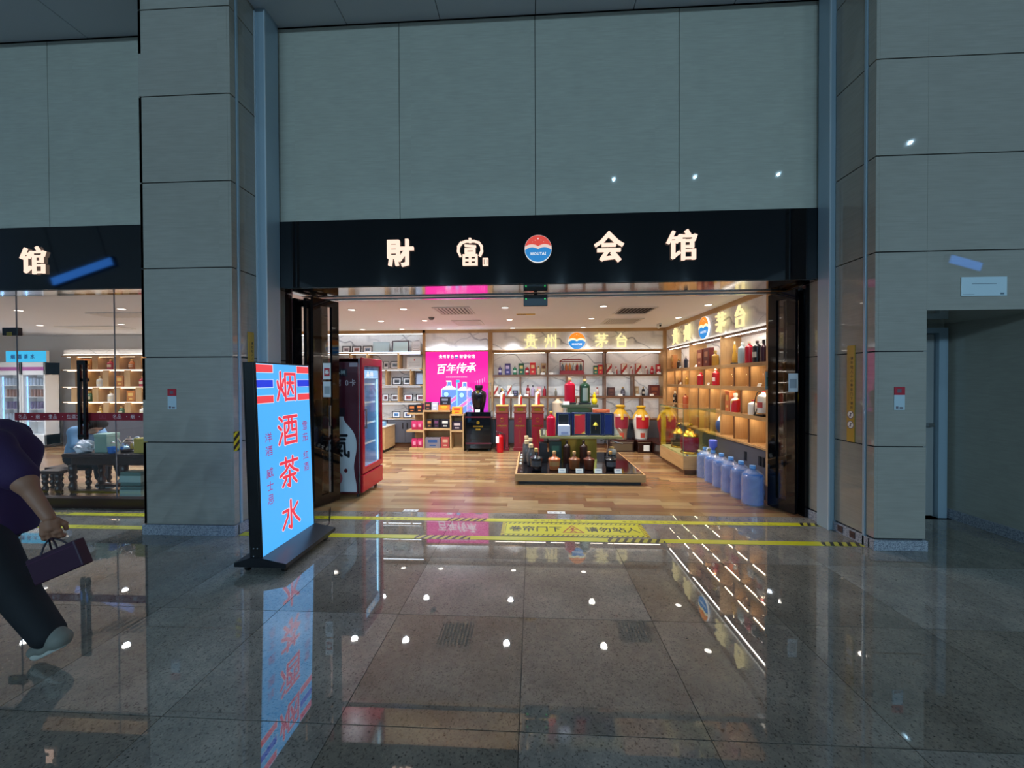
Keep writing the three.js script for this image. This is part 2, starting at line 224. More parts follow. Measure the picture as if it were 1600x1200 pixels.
// upper wall panels and soffits
function upper(name, label, xs, y0) {
  const g = struct(name, label, 'wall'); mesh('core', bx(xs[0], xs[xs.length - 1], y0, 7.1, ZU - 0.02, ZU - 0.3), M.gap, g);
  for (let i = 0; i + 1 < xs.length; i++) mesh('panel', rbx(xs[i] + 0.003, xs[i + 1] - 0.003, y0, SOF - 0.01, ZU, ZU - 0.03, 0.002, 1.3), M.upper, g);
}
upper('wall_upper_front', 'pale grained panel wall above the black shop sign', [PL1, -1.428, 0.045, 1.547, PR0 + 0.01], 3.24);
upper('wall_upper_left', 'pale grained panel wall above the left bay sign', [-9, -7.2, -5.5, PL0], 3.25);
function soffit(name, label, xs) {
  const g = struct(name, label, 'soffit'); mesh('backing', bx(xs[0], xs[xs.length - 1], SOF + 0.02, SOF + 0.3, -3.4, -4.3), M.gap, g);
  for (let i = 0; i + 1 < xs.length; i++) mesh('panel', rbx(xs[i] + 0.004, xs[i + 1] - 0.004, SOF, SOF + 0.03, -3.4, ZU + 0.005, 0.003), M.soffit, g);
  mesh('fascia', bx(xs[0], xs[xs.length - 1], SOF, 7.1, -3.4, -3.44), M.soffit, g);
}
soffit('ceiling_soffit_front', 'pale metal soffit panels above the shop front', [PL1, -2, -0.975, 0.05, 1.077, 2.1, PR0 + 0.01]);
soffit('ceiling_soffit_left', 'pale metal soffit panels above the left bay', [-9, -7.4, -6.2, -5.0, PL0]);

// hall ceiling lamps mirrored as small points in the glossy wall, and the lit blue hanging signs behind the camera
const hallLamps = [[2.27, 2.5], [4.45, 2.5], [6.65, 2.5], [8.85, 2.5]]; for (const z of [17.5, 19.5, 21.5]) for (const x of [-10, -6, -2, 2, 6, 10]) hallLamps.push([x, z]); for (const x of [-8, -6, -4, -2, 0, 2, 4, 6]) hallLamps.push([x, -2.75]);
hallLamps.forEach(([x, z]) => {
  const t = thing('ceiling_lamp', 'round recessed hall ceiling lamp behind the viewer', 'lamp', [x, 7.06, z], 0, 'hall ceiling lamps');
  mesh('housing', cyl(0.09, 0.09, 0.05, 0, -0.01, 0), M.white, t); mesh('lamp_glow', cyl(0.06, 0.06, 0.012, 0, -0.022, 0), glow(HALL_COL, 8), t);
  const l = new THREE.SpotLight(HALL_COL, z > 5 ? HALL_CD : z > 0 ? 4 : OVER_CD, 0, z > 0 ? 1.35 : 1.1, 0.6); l.position.set(0, -0.05, 0); l.target.position.set(0, -3, z > 5 ? -3 : z > 0 ? -0.6 : 0.6); l.shadow.radius = z > 5 ? 2 : 1; l.castShadow = true; l.name = 'hall_lamp'; t.add(l, l.target);
});
[[-11.4, 4.3, 1.0, 1.7, 0.2, 0.3, 'long'], [8.5, 3.76, 1.0, 0.6, 0.16, -0.3, 'short']].forEach(([x, y, z, w, h, r, k]) => {
  const t = thing('hanging_sign', k + ' lit blue hanging sign in the hall behind the viewer', 'sign', [x, y, z], 0, null);
  t.rotation.z = r; mesh('sign_case', rbx(-w / 2 - 0.03, w / 2 + 0.03, -h / 2 - 0.03, h / 2 + 0.03, 0.0, 0.1), M.blackMat, t); mesh('sign_screen', bx(-w / 2, w / 2, -h / 2, h / 2, -0.012, 0), glow(0x3c8cff, 3.2), t);
  const l = new THREE.RectAreaLight(0x4c98ff, 2.2, w, h); l.position.set(0, 0, -0.02); l.name = 'sign_light'; t.add(l);
  for (const s of [-1, 1]) mesh('hanger', bx(s * w * 0.4 - 0.01, s * w * 0.4 + 0.01, h / 2, 7.05 - y, 0.04, 0.06), M.steel, t);
});

// ---------- shop fascia signs ----------
const LETTER = glow(0xffd9c4, 1.25);
function signBox(name, label, x0, x1, y0, y1, trimTo) {
  const t = thing(name, label, 'sign'); mesh('sign_body', bx(x0, x1, y0, y1, -4.104, -4.4), M.black, t);
  mesh('underside_trim', bx(x0 + 0.05, x1 - 0.05, y0 - 0.005, y0 - 0.001, -4.13, trimTo), M.mirror, t); return t;
}
const sign = signBox('fascia_sign', 'long black fascia sign with four lit characters and round emblem', -2.835, 2.98, 2.525, 3.25, -4.62);
[['財', -1.42, 2.88, 0.29, 12, 12], ['富', -0.655, 2.865, 0.28, 7, 9], ['会', 0.81, 2.888, 0.3, 11, 14], ['馆', 1.555, 2.891, 0.3, 7, 12]].forEach(([ch, x, y, s, a, b]) => {
  const m = mesh('lit_letter_sign', charGeo(ch, s, a, b, 0.03), LETTER, sign); m.position.set(x, y, -4.086);
});
{ const g = merge([new THREE.BoxGeometry(0.05, 0.008, 0.03), new THREE.BoxGeometry(0.05, 0.008, 0.03).translate(0, 0.07, 0), new THREE.BoxGeometry(0.008, 0.078, 0.03).translate(-0.025, 0.035, 0), new THREE.BoxGeometry(0.008, 0.078, 0.03).translate(0.025, 0.035, 0), new THREE.BoxGeometry(0.022, 0.05, 0.03).translate(0, 0.035, 0)]); mesh('lit_seal_sign', g.translate(-0.49, 2.725, -4.086), LETTER, sign); }
function disc(name, r, d, tex, I, parent, pos, ry = 0) {
  const g = new THREE.CylinderGeometry(r, r, d, 40); g.rotateX(Math.PI / 2); const p = g.attributes.position, uv = g.attributes.uv; for (let i = 0; i < p.count; i++) uv.setXY(i, p.getX(i) / r / 2 + 0.5, p.getY(i) / r / 2 + 0.5);
  g.rotateY(ry); const m = mesh(name, g, new THREE.MeshStandardMaterial({ color: 0x222222, roughness: 0.5, emissive: 0xffffff, emissiveMap: tex, emissiveIntensity: I }), parent); m.position.set(...pos); return m;
}
disc('lit_emblem_sign', 0.142, 0.03, emblem, 0.85, sign, [0.07, 2.885, -4.086]);
const signL = signBox('fascia_sign', 'black fascia sign with one lit character over the glass bay', -9, PL0 - 0.002, 2.55, 3.26, -4.3);
mesh('lit_letter_sign', charGeo('馆', 0.3, 7, 11, 0.018), LETTER, signL).position.set(-5.655, 2.876, -4.086);

// ---------- left bay glass front ----------
{
  const g = struct('window_1', 'frameless glass front of the left bay', 'window');
  const xs = [-9, -7.4, -6.178, -4.935, PL0]; for (let i = 0; i + 1 < xs.length; i++) mesh('pane', bx(xs[i] + 0.004, xs[i + 1] - 0.004, 0.12, 2.54, -4.3, -4.31), M.glass, g);
  mesh('sill', rbx(-9, PL0, 0, 0.12, -4.26, -4.36, 0.005), M.darkwood, g);
  mesh('joint', merge(xs.slice(1, 4).map((x) => bx(x - 0.003, x + 0.003, 0.12, 2.54, -4.299, -4.311))), flat(0x59606a, 0.4), g);
  const h = new THREE.Group(); h.name = 'pull_handle'; h.position.set(-5.288, 0, -4.3); h.userData.label = 'tall black double bar pull handle'; g.add(h);
  for (const x of [-0.035, 0.035]) mesh('grip', rbx(x - 0.018, x + 0.018, 0.82, 1.75, 0.03, 0.06, 0.006), M.black, h);
  for (const q of [rbx(-0.053, 0.053, 1.7, 1.75, 0.028, 0.062, 0.006), rbx(-0.053, 0.053, 0.84, 0.88, 0.028, 0.062, 0.006), bx(-0.02, 0.02, 1.5, 1.54, -0.01, 0.035), bx(-0.02, 0.02, 1.0, 1.04, -0.01, 0.035)]) mesh('bracket', q, M.black, h);
  const pf = new THREE.Group(); pf.name = 'patch_fitting'; pf.position.set(-6.22, 2.1, -4.29); pf.userData.label = 'black patch fitting with brass cover'; g.add(pf); mesh('plate', rbx(-0.1, 0.1, -0.045, 0.05, -0.03, 0.02), M.blackMat, pf); mesh('brass_cover', rbx(-0.035, 0.03, -0.05, -0.005, 0.018, 0.026, 0.003), M.brass, pf);
  const st = canvas(2048, 72, (c, w, h2) => { c.fillStyle = '#8d1428'; c.fillRect(0, 0, w, h2); c.fillStyle = '#d8c9cc'; for (const x of [40, 1064]) { text(c, '名品', x, 14, 44, 4, '#d8c9cc', 1.12); text(c, '烟', x + 190, 14, 44, 4, '#d8c9cc'); text(c, '壹品', x + 330, 14, 44, 4, '#d8c9cc', 1.12); text(c, '红酒文化', x + 530, 14, 44, 4, '#d8c9cc', 1.15); c.fillStyle = '#d8c9cc'; for (const k of [150, 285, 485]) { c.beginPath(); c.arc(x + k, 36, 5, 0, 7); c.fill(); } c.strokeStyle = '#b05468'; c.lineWidth = 3; c.strokeRect(x + 880, 20, 30, 30); c.strokeRect(x + 920, 20, 30, 30); } });
  const s = tag(mesh('warning_strip', board(2.4, 0.092, 0.002), printed(st, 0.5)), 'dark red lettered warning strip across the left glass', 'sticker'); s.position.set(-5.01, 1.085, -4.296);
}
// ---------- shop shell ----------
const CY = 2.62, XR = 2.9, ZB = -8.45, XL = -12.6;
{
  const f = struct('floor_shop', 'glossy mixed oak strip floor of the shop', 'floor');
  mesh('screed', bx(XL, XR + 0.4, -0.2, -0.012, -4.3, -8.9), M.grout, f);
  const W = 0.118, Ln = 0.915, tones = ['#9d7c58', '#8f6e4c', '#ab8c66', '#896547', '#b29872', '#977552', '#926b50'].map((c) => mat(c, 0.2, { map: plankTex }));
  const vars = [0, 1, 2, 3].map((k) => { const g = new THREE.BoxGeometry(Ln - 0.0015, 0.012, W - 0.0015); g.translate(0, -0.006, 0); return tuv(g, 0.9, false, k * 0.23); }), rest = [];
  const col = tones.map((m) => m.color);
  for (let r = 0; r < 38; r++) {
    const z = -4.3 - (r + 0.5) * W, off = -rnd() * Ln;
    for (let c = 0; c < 18; c++) {
      const a = XR + 0.3 + off - c * Ln, x = a - Ln / 2 + 0.9; if (x - Ln / 2 < XL || x > XR + 0.4) continue; const t = Math.floor(rnd() * 7);
      if (x > -3.25) mesh('plank', vars[c % 4], tones[t], f).position.set(x, 0, z);
      else { const g = vars[c % 4].clone().translate(x, 0, z), cc = new Float32Array(g.attributes.position.count * 3); for (let i = 0; i < cc.length; i += 3) col[t].toArray(cc, i); g.setAttribute('color', new THREE.BufferAttribute(cc, 3)); rest.push(g); }
    }
  }
  const m = mesh('strip_boards', mergeGeometries(rest), mat(0xffffff, 0.2, { map: plankTex, vertexColors: true }), f); m.userData.kind = 'stuff';
}
mesh('ceiling_board', bx(XL, XR + 0.5, CY, CY + 0.12, -4.42, -9), M.ceil, struct('ceiling_shop', 'smooth pale ceiling of the shop', 'ceiling'));
mesh('wall_face', bx(XL, XR + 0.5, 0, CY, -8.78, -8.9), M.white, struct('wall_shop_back', 'rear shell wall of the shop', 'wall'));
mesh('wall_face', bx(XR + 0.33, XR + 0.45, 0, CY, -4.4, -8.9), M.white, struct('wall_shop_right', 'right shell wall of the shop', 'wall'));
mesh('wall_face', bx(XL - 0.1, XL, 0, CY, -4.4, -8.9), M.white, struct('wall_shop_left', 'left end wall of the shop', 'wall'));
mesh('wall_face', merge([bx(XL, PL0, 2.56, 7.1, -4.42, -4.5), bx(PL0, PL1, 0, 7.1, -4.42, -4.5), bx(PL1, 3.4, 2.56, 7.1, -4.42, -4.5), bx(-12.6, -9, 0, 7.1, -4.3, -4.5)]), M.white, struct('wall_shop_front', 'inner face of the shop front header', 'wall'));

// back wall joinery: marble band, trims, marble backs
const UP3 = [0, 1, -0.45];
{
  const g = struct('wall_back_joinery', 'marble and oak panelling along the rear shop wall', 'panelling');
  const oakBay = (gg, a, b, back, rail) => { const open = rail === 0; mesh('marble_panel', open ? bx(a, b, 2.15, 2.55, -8.74, -8.77, 1.6) : bx(a, b, 2.15, 2.55, ZB - 0.02, ZB - 0.05, 1.6), M.marble, gg); mesh('top_trim', bx(a - 0.06, b + 0.06, 2.55, CY, ZB, ZB - 0.05, 1), M.oak, gg); if (back) { mesh('marble_back', bx(a, b, 0.1, 2.15, -8.74, -8.77, 1.6), M.marble, gg); mesh('base_plinth', bx(a, b, 0, 0.1, ZB - 0.05, -8.74), M.walnut, gg); } if (!open) mesh('cove_ledge', merge([bx(a, b, 2.135, 2.15, ZB - 0.05, ZB + 0.05), bx(a, b, 2.15, 2.162, ZB + 0.043, ZB + 0.05)]), M.oak, gg); if (rail) mesh('rail', bx(a, b, rail, 2.15, ZB + 0.005, -8.74), M.oak, gg); };
  const g2 = struct('wall_back_band', 'marble band above the glowing magenta poster', 'panelling'), g3 = struct('wall_back_joinery_right', 'marble and walnut panelling behind the rear liquor shelves', 'panelling');
  oakBay(g, -6.6, -2.43, true, 0); oakBay(g2, -2.37, -0.96, false); oakBay(g3, -0.865, 2.83, true, 2.1);
  mesh('oak_stile', bx(-2.43, -2.37, 0.62, 2.55, ZB + 0.01, ZB - 0.3, 1, true), M.oak, g); mesh('oak_stile', bx(-0.96, -0.866, 0.62, 2.55, ZB + 0.01, ZB - 0.3, 1, true), M.oak, g3); mesh('oak_stile', bx(2.83, 2.9, 0.62, 2.55, ZB + 0.01, ZB - 0.3, 1, true), M.oak, g3);
  strip('led_band_strip', 4.1, 'x', [-4.5, 2.542, ZB - 0.06], 0.012, COOL, STRIP_L * 1.6, [0, -1, -0.5], g);
  strip('led_band_strip', 1.38, 'x', [-1.665, 2.158, ZB + 0.034], 0.012, COOL, STRIP_L * 1.9, UP3, g2);
  strip('led_band_strip', 3.66, 'x', [0.98, 2.158, ZB + 0.034], 0.012, SOFT, STRIP_L * 0.55, UP3, g3);
}
// right wall joinery
{
  const g = struct('wall_right_joinery', 'marble band and oak trim along the right shop wall', 'panelling');
  mesh('marble_panel', bx(XR, XR + 0.03, 2.17, 2.55, -4.86, -8.44, 1.6), M.marble, g);
  mesh('top_trim', bx(XR - 0.02, XR + 0.05, 2.55, CY, -4.86, -8.44, 1), M.oak, g);
  mesh('end_stile', bx(XR - 0.03, XR + 0.35, 0, 2.58, -4.78, -4.87, 1, true), M.oak, g);
  mesh('dado', bx(XR - 0.01, XR + 0.03, 0.08, 0.62, -4.87, -8.44), M.cabinet, g); mesh('base_plinth', bx(XR - 0.005, XR + 0.02, 0, 0.08, -4.87, -8.44), M.blackMat, g);
  mesh('dado_rail', bx(XR - 0.03, XR + 0.03, 0.615, 0.64, -4.87, -8.44), M.oak, g);
  strip('led_band_strip', 3.5, 'z', [XR - 0.006, 2.178, -6.65], 0.012, SOFT, STRIP_L * 0.3, [-0.15, 1, 0], g);
}
// lettering on the marble bands
{
  const lit = glow(0xffeaa8, 1.15), t = thing('wall_sign', 'glowing yellow wall lettering with round emblem on the rear band', 'sign');
  [['贵', -0.02], ['州', 0.42], ['茅', 1.51], ['台', 1.94]].forEach(([ch, x]) => mesh('lit_letter_sign', charGeo(ch, 0.31, 8.5, 9.5, 0.03), lit, t).position.set(x, 2.35, ZB + 0.03));
  disc('lit_emblem_sign', 0.185, 0.03, emblemWall, 1.15, t, [0.98, 2.347, ZB + 0.002]);
  const r = thing('wall_sign', 'glowing yellow wall lettering with round emblem on the right wall band', 'sign');
  [['贵', -7.81], ['州', -7.22], ['茅', -5.97], ['台', -5.43]].forEach(([ch, z]) => { const m = mesh('lit_letter_sign', charGeo(ch, 0.31, 8.5, 9.5, 0.03), lit, r); m.rotation.y = -Math.PI / 2; m.position.set(XR - 0.05, 2.36, z); });
  disc('lit_emblem_sign', 0.185, 0.03, emblemWall, 1.15, r, [XR - 0.02, 2.36, -6.59], -Math.PI / 2);
  const halo = (parent, x, y, z) => { const l = new THREE.PointLight(0xfff0b0, 0.0008); l.position.set(x, y, z); l.shadow.radius = 0.4; l.castShadow = true; l.name = 'letter_light'; parent.add(l); };   // behind each solid letter
  for (const x of [-0.02, 0.42, 1.51, 1.94]) halo(t, x, 2.35, ZB + 0.006); for (const z of [-7.81, -7.22, -5.97, -5.43]) halo(r, XR - 0.022, 2.36, z);
}
// ---------- wall shelving ----------
const shelfLight = (parent, len, axis, pos, col, L, dir = [0, -1, 0]) => strip('led_shelf_strip', len, axis, pos, 0.01, col, L, dir, parent);
function backUnit(label, x0, x1, rows, div, wood) {           // shelves and dividers between two stiles, each board a part
  const t = thing('display_shelf', label, 'shelf');
  rows.forEach(([y, z]) => mesh('shelf_board', merge([bx(x0, x1, y - 0.025, y, ZB, -8.735, 1), ...(wood === M.walnut && y > 0.7 ? [bx(x0, x1, y - 0.045, y - 0.0251, ZB, ZB - 0.01, 1)] : [])]), wood, t));
  div.forEach(([x, a, b]) => mesh('divider', bx(x - 0.014, x + 0.014, a + 0.001, b - 0.027, ZB - 0.004, -8.735, 1, true), wood, t)); return t;
}
{
  const t = backUnit('white lit display shelves with framed photos on the rear wall', -6.5, -2.43, [[2.124], [1.766], [1.399], [1.026], [0.645]], [[-2.99, 1.766, 2.124], [-3.27, 1.399, 1.766], [-2.71, 1.399, 1.766], [-2.99, 1.026, 1.399], [-4.1, 1.026, 2.124], [-5.1, 0.645, 2.124], [-4.5, 1.766, 2.124], [-3.7, 1.766, 2.124]], M.oak);
  for (const y of [1.766, 1.399, 1.026, 0.645]) { strip('led_shelf_strip', 3.9, 'x', [-4.45, y - 0.012, ZB + 0.006], 0.008, COOL, 2.5, [0, 0.3, 1], t); shelfLight(t, 3.9, 'x', [-4.45, y + 0.33, -8.5], COOL, SHELF_L * 0.35); }
  shelfLight(t, 3.9, 'x', [-4.45, 2.135, -8.5], COOL, SHELF_L * 0.4);
  const rows = [[1.618], [1.141], [0.65]];
  const b1 = backUnit('walnut display shelves left of the lit wall lettering', -0.865, 0.33, rows, [[-0.26, 1.141, 1.618], [-0.47, 0.65, 1.141], [-0.06, 0.65, 1.141]], M.walnut);
  const b2 = backUnit('walnut display shelves below the round emblem on the rear wall', 0.36, 1.58, rows, [[0.77, 1.141, 1.618], [1.16, 1.141, 1.618], [0.97, 0.65, 1.141]], M.walnut);
  const b3 = backUnit('walnut display shelves in the rear right corner', 1.61, 2.82, rows, [[2.21, 1.141, 1.618], [1.99, 0.65, 1.141], [2.4, 0.65, 1.141]], M.walnut);
  [[b1, -0.865, 0.33], [b2, 0.36, 1.58], [b3, 1.61, 2.82]].forEach(([b, a, e], i) => {
    if (i < 2) mesh('stile', bx(e + 0.001, e + 0.029, 0.65, 2.1, ZB + 0.006, -8.735, 1, true), M.walnut, b);
    for (const y of [2.1, 1.593, 1.116]) shelfLight(b, e - a - 0.08, 'x', [(a + e) / 2, y - 0.006, ZB - 0.035], SOFT, SHELF_L * 0.75, [0, -1, -0.5]);
  });
}
const cab = (label, x0, x1) => { const c = thing('base_cabinet', label, 'cabinet', [(x0 + x1) / 2, 0, 0]), w = (x1 - x0) / 2; mesh('carcass', bx(-w, w, 0.1, 0.62, ZB - 0.03, -8.735), M.cabinet, c);
  for (const s of [-1, 1]) { const d = mesh('door', rbx(s > 0 ? 0.002 : -w + 0.003, s > 0 ? w - 0.003 : -0.002, 0.105, 0.615, ZB - 0.005, ZB - 0.028, 0.003), M.cabinet, c); mesh('handle', bx(s * 0.05 - 0.012, s * 0.05 + 0.012, 0.42, 0.55, ZB + 0.006, ZB - 0.004), M.blackMat, d); } };
[[-5.9, -5.02], [-5.0, -4.12], [-4.1, -3.26], [-3.24, -2.44]].forEach(([a, b], i) => cab(['first', 'second', 'third', 'rightmost'][i] + ' dark grey base cabinet under the framed photo shelves', a, b));
[[-0.86, 0.33], [0.36, 1.58], [1.61, 2.82]].forEach(([a, b], i) => cab('dark grey base cabinet ' + ['behind the three red pedestals', 'behind the stepped display platform', 'behind the wrapped jars'][i], a, b));
// right wall shelving: back panels, boards, dividers and one strip in every cell
{
  const Y = [2.14, 1.72, 1.4, 1.02, 0.646], zc = [-8.44, -7.25, -6.08, -4.88];
  const divs = [[], [[-7.98, -7.61], [-6.65], [-5.68, -5.29]], [[-7.84], [-6.87, -6.46], [-5.5]], [[-7.84], [-6.87, -6.46], [-5.69, -5.31]]];
  const names = ['oak cube shelves at the rear corner of the right wall', 'oak cube shelves in the middle of the right wall', 'oak cube shelves nearest the entrance on the right wall'];
  for (let b = 0; b < 3; b++) {
    const t = thing('cube_shelf', names[b], 'shelf'), z0 = zc[b], z1 = zc[b + 1];
    mesh('back_panel', bx(XR + 0.3, XR + 0.325, 0.64, 1.72, z0 + 0.002, z1 - 0.002, 1, true), M.oak, t); mesh('marble_back', bx(XR + 0.3, XR + 0.325, 1.72, 2.16, z0 + 0.002, z1 - 0.002, 1.6), M.marble, t);
    Y.forEach((y, i) => mesh('shelf_board', merge([bx(XR, XR + 0.3, y - (i ? 0.03 : -0.03), y, z0 + 0.03, z1 - 0.001, 1), ...(i > 0 && i < 4 ? [bx(XR, XR + 0.008, y - 0.052, y - 0.0301, z0 + 0.03, z1 - 0.001, 1)] : [])]), i ? M.oak : M.walnut, t));
    mesh('stile', bx(XR - 0.004, XR + 0.3, 0.64, 2.17, z0 + 0.001, z0 + 0.029, 1, true), M.oak, t); if (b === 2) mesh('stile', bx(XR - 0.004, XR + 0.3, 0.64, 2.17, z1, z1 + 0.02, 1, true), M.walnut, t);
    for (let r = 0; r < 4; r++) {
      const zs = [z0 + 0.03, ...divs[r][b] ?? [], z1]; (divs[r][b] ?? []).forEach((z) => { const d = mesh('divider', bx(XR + 0.014, XR + 0.3, Y[r + 1] + 0.001, Y[r] - 0.031, z - 0.013, z + 0.013, 1, true), M.oak, t); mesh('edge_strip', bx(XR + 0.002, XR + 0.0138, Y[r + 1] + 0.001, Y[r] - 0.031, z - 0.013, z + 0.013, 1, true), M.walnut, d); });
      for (let i = 0; i + 1 < zs.length; i++) { const len = (zs[i + 1] - zs[i]) - 0.09; shelfLight(t, len, 'z', [XR + 0.04, Y[r] - (r ? 0.0355 : 0.006), (zs[i] + zs[i + 1]) / 2], r ? WARM : SOFT, SHELF_L * 2.4, [0.45, -1, 0]); }
    }
  }
  for (const [z, l] of [[-5.35, 'near the blue pump'], [-5.02, 'left of the socket pair by the entrance'], [-4.95, 'right of the socket pair by the entrance']]) tag(mesh('wall_socket', rbx(XR - 0.022, XR - 0.011, 0.4, 0.52, z - 0.025, z + 0.025, 0.003), M.blackMat), 'black wall socket ' + l, 'socket');
}
// ---------- ceiling fittings ----------
const downs = []; for (const z of [-5.92, -7.1, -8.25]) for (const x of [-2.83, -2.0, -0.41, 1.09, 2.65]) if (!(z < -8 && x > 2)) downs.push([x, z]);
downs.push([-3.7, -8.25]); for (const x of [-4.6, -6.3, -8, -9.7, -11.4]) for (const z of [-5.6, -7.1]) downs.push([x, z]);
const rowOf = (z) => z > -6.5 ? 'front' : z > -8 ? 'middle' : 'rear', colOf = { '-2.83': 'above the red fridge', '-2': 'left of the vents', '-0.41': 'left of the ceiling centre', '1.09': 'right of the ceiling centre', '2.65': 'along the right wall', '-3.7': 'at the far left' };
downs.forEach(([x, z]) => {
  const inMain = x > -4, t = thing('downlight', inMain ? `round recessed downlight, ${rowOf(z)} row, ${colOf[x]}` : `round recessed downlight behind the left glass, ${z > -6.5 ? 'near' : 'far'} row, ${['first', 'second', 'third', 'fourth', 'fifth'][Math.round((-x - 4.6) / 1.7)]} from the pillar`, 'downlight', [x, CY, z], 0, inMain ? 'shop downlights' : 'left bay downlights');
  mesh('rim', lathe([[0.05, -0.001], [0.052, -0.008], [0.068, -0.006], [0.07, -0.001]], 24), M.white, t); mesh('lamp_glow', cyl(0.05, 0.05, 0.004, 0, -0.005, 0, 24), glow(0xfff4e6, 7), t);
  const l = new THREE.SpotLight(x > 0 ? SOFT : COOL, z < -8 || x > 2 ? DOWN_CD * 0.3 : x < -4 ? DOWN_CD * 0.8 : DOWN_CD, 0, z < -8 || x > 2 ? 0.75 : 1.25, 0.7); l.position.set(0, -0.02, 0); l.target.position.set(0, -2, 0); l.shadow.radius = 2.2; l.castShadow = true; l.name = 'downlight'; t.add(l, l.target);
});
function vent(x0, x1, z0, z1, label, plain) {
  const t = thing('ceiling_vent', label, 'vent', [(x0 + x1) / 2, CY, (z0 + z1) / 2]), w = (x1 - x0) / 2, d = Math.abs(z1 - z0) / 2;
  mesh('backing', bx(-w, w, -0.004, -0.001, -d, d), plain ? flat(0x9a9490, 0.6) : flat(0x2b2a2c, 0.7), t); mesh('frame', merge([bx(-w - 0.03, w + 0.03, -0.015, -0.001, d, d + 0.03), bx(-w - 0.03, w + 0.03, -0.015, -0.001, -d - 0.03, -d), bx(-w - 0.03, -w, -0.015, -0.001, -d, d), bx(w, w + 0.03, -0.015, -0.001, -d, d)]), M.white, t);
  const n = plain ? 14 : 9; for (let i = 0; i < n; i++) { const g = new THREE.BoxGeometry(2 * w / n * (plain ? 0.7 : 0.55), 0.003, 2 * d); g.rotateZ(plain ? 0.2 : 0.55); mesh('slat', g, M.white, t).position.set(-w + (i + 0.5) * 2 * w / n, -0.009, 0); }
}
vent(-1.5, -0.98, -5.85, -6.4, 'louvred ceiling vent above the pink poster'); vent(-1.47, -0.98, -7.15, -7.7, 'flush ceiling grille behind the left louvred vent', true);
vent(1.4, 1.92, -6.05, -6.6, 'louvred ceiling vent above the wall lettering'); vent(1.4, 2.02, -7.15, -7.75, 'flush ceiling grille behind the right louvred vent', true);
vent(-7.2, -6.2, -5.9, -6.3, 'ceiling vent seen through the left bay glass'); vent(-9.6, -8.4, -7.3, -7.7, 'far ceiling vent seen through the left bay glass', true);
{
  const sd = thing('smoke_detector', 'small grey smoke detector beside the left louvred vent', 'detector', [-1.78, CY, -6.75]); mesh('base', cyl(0.055, 0.055, 0.012, 0, -0.013, 0), flat(0x8d8a8c), sd); mesh('chamber', lathe([[0.0, -0.05], [0.03, -0.048], [0.045, -0.03], [0.048, -0.013]]), flat(0x77747a), sd);
  const ex = thing('emergency_light', 'dark hanging emergency light box with two green dots', 'light', [0.045, 2.435, -4.52]); mesh('case', rbx(-0.14, 0.14, -0.07, 0.06, -0.02, 0.02, 0.006), flat(0x39444c, 0.5), ex); for (const s of [-1, 1]) mesh('green_led', cyl(0.006, 0.006, 0.004).rotateX(Math.PI / 2).translate(s * 0.11, 0.01, 0.021), glow(0x30ff70, 2), ex); mesh('hanger', bx(-0.02, 0.02, 0.06, 0.077, -0.008, 0.008), M.blackMat, ex);
  const tp = thing('ceiling_label', 'yellow lettered label strip on the ceiling', 'label', [-0.1, CY, -6.56]); mesh('tape', bx(-0.16, 0.16, -0.004, -0.001, -0.05, 0.05), flat(0xe0b51e, 0.6), tp); for (let i = 0; i < 5; i++) mesh('print_mark', bx(-0.14 + i * 0.03, -0.122 + i * 0.03, -0.006, -0.004, -0.03, 0.03), flat(0x443a18), tp);
  const cam = thing('security_camera', 'small white security camera in the rear right ceiling corner', 'camera', [2.55, CY, -7.9]); mesh('mount', cyl(0.03, 0.04, 0.04, 0, -0.041, 0), M.white, cam); mesh('barrel', cyl(0.03, 0.03, 0.13).rotateX(1.2).translate(0, -0.07, 0.0), M.white, cam); mesh('lens', new THREE.SphereGeometry(0.02, 12, 8).translate(0, -0.05, 0.12), M.black, cam);
}
// ---------- door leaves folded open on both sides ----------
function leaf(label, x0, z0, x1, z1, group) {
  const dx = x1 - x0, dz = z1 - z0, len = Math.hypot(dx, dz), t = thing('folding_door', label, 'door', [x0, 0, z0], Math.atan2(-dz, dx), group), f = 0.1;
  mesh('frame', merge([bx(0, f, 0.012, 2.48, -0.02, 0.02), bx(len - f, len, 0.012, 2.48, -0.02, 0.02), bx(f, len - f, 2.4, 2.48, -0.02, 0.02), bx(f, len - f, 0.012, 0.13, -0.02, 0.02)]), M.black, t);
  mesh('glass_pane', bx(f, len - f, 0.13, 2.4, -0.004, 0.004), M.glass, t); return t;
}
leaf('folded glass door leaf nearest the left return wall', -2.82, -4.42, -2.73, -4.765, 'left folding doors'); leaf('middle folded glass door leaf on the left', -2.68, -4.42, -2.61, -4.765, 'left folding doors');
const lf = leaf('wide folded glass door leaf beside the red fridge', -2.56, -4.36, -2.43, -4.7, 'left folding doors'); mesh('pull_handle', rbx(0.2, 0.215, 0.95, 1.2, 0.02, 0.05, 0.004), M.steel, lf);
leaf('folded glass door leaf nearest the right return wall', 2.965, -4.36, 2.945, -4.74, 'right folding doors'); leaf('folded glass door leaf at the end of the cube shelves', 2.9, -4.37, 2.795, -4.68, 'right folding doors');
{
  const fr = struct('trim_1', 'dark door frame around the shop opening', 'frame'); mesh('jamb', bx(PL1 - 0.03, PL1 + 0.04, 0, 2.51, -4.36, -4.42), M.darkwood, fr); mesh('jamb', bx(PR0 - 0.04, PR0 + 0.03, 0, 2.51, -4.3, -4.42), M.black, fr);
  mesh('track', bx(PL1, PR0, 2.492, 2.512, -4.62, -4.68), M.steel, fr);
}
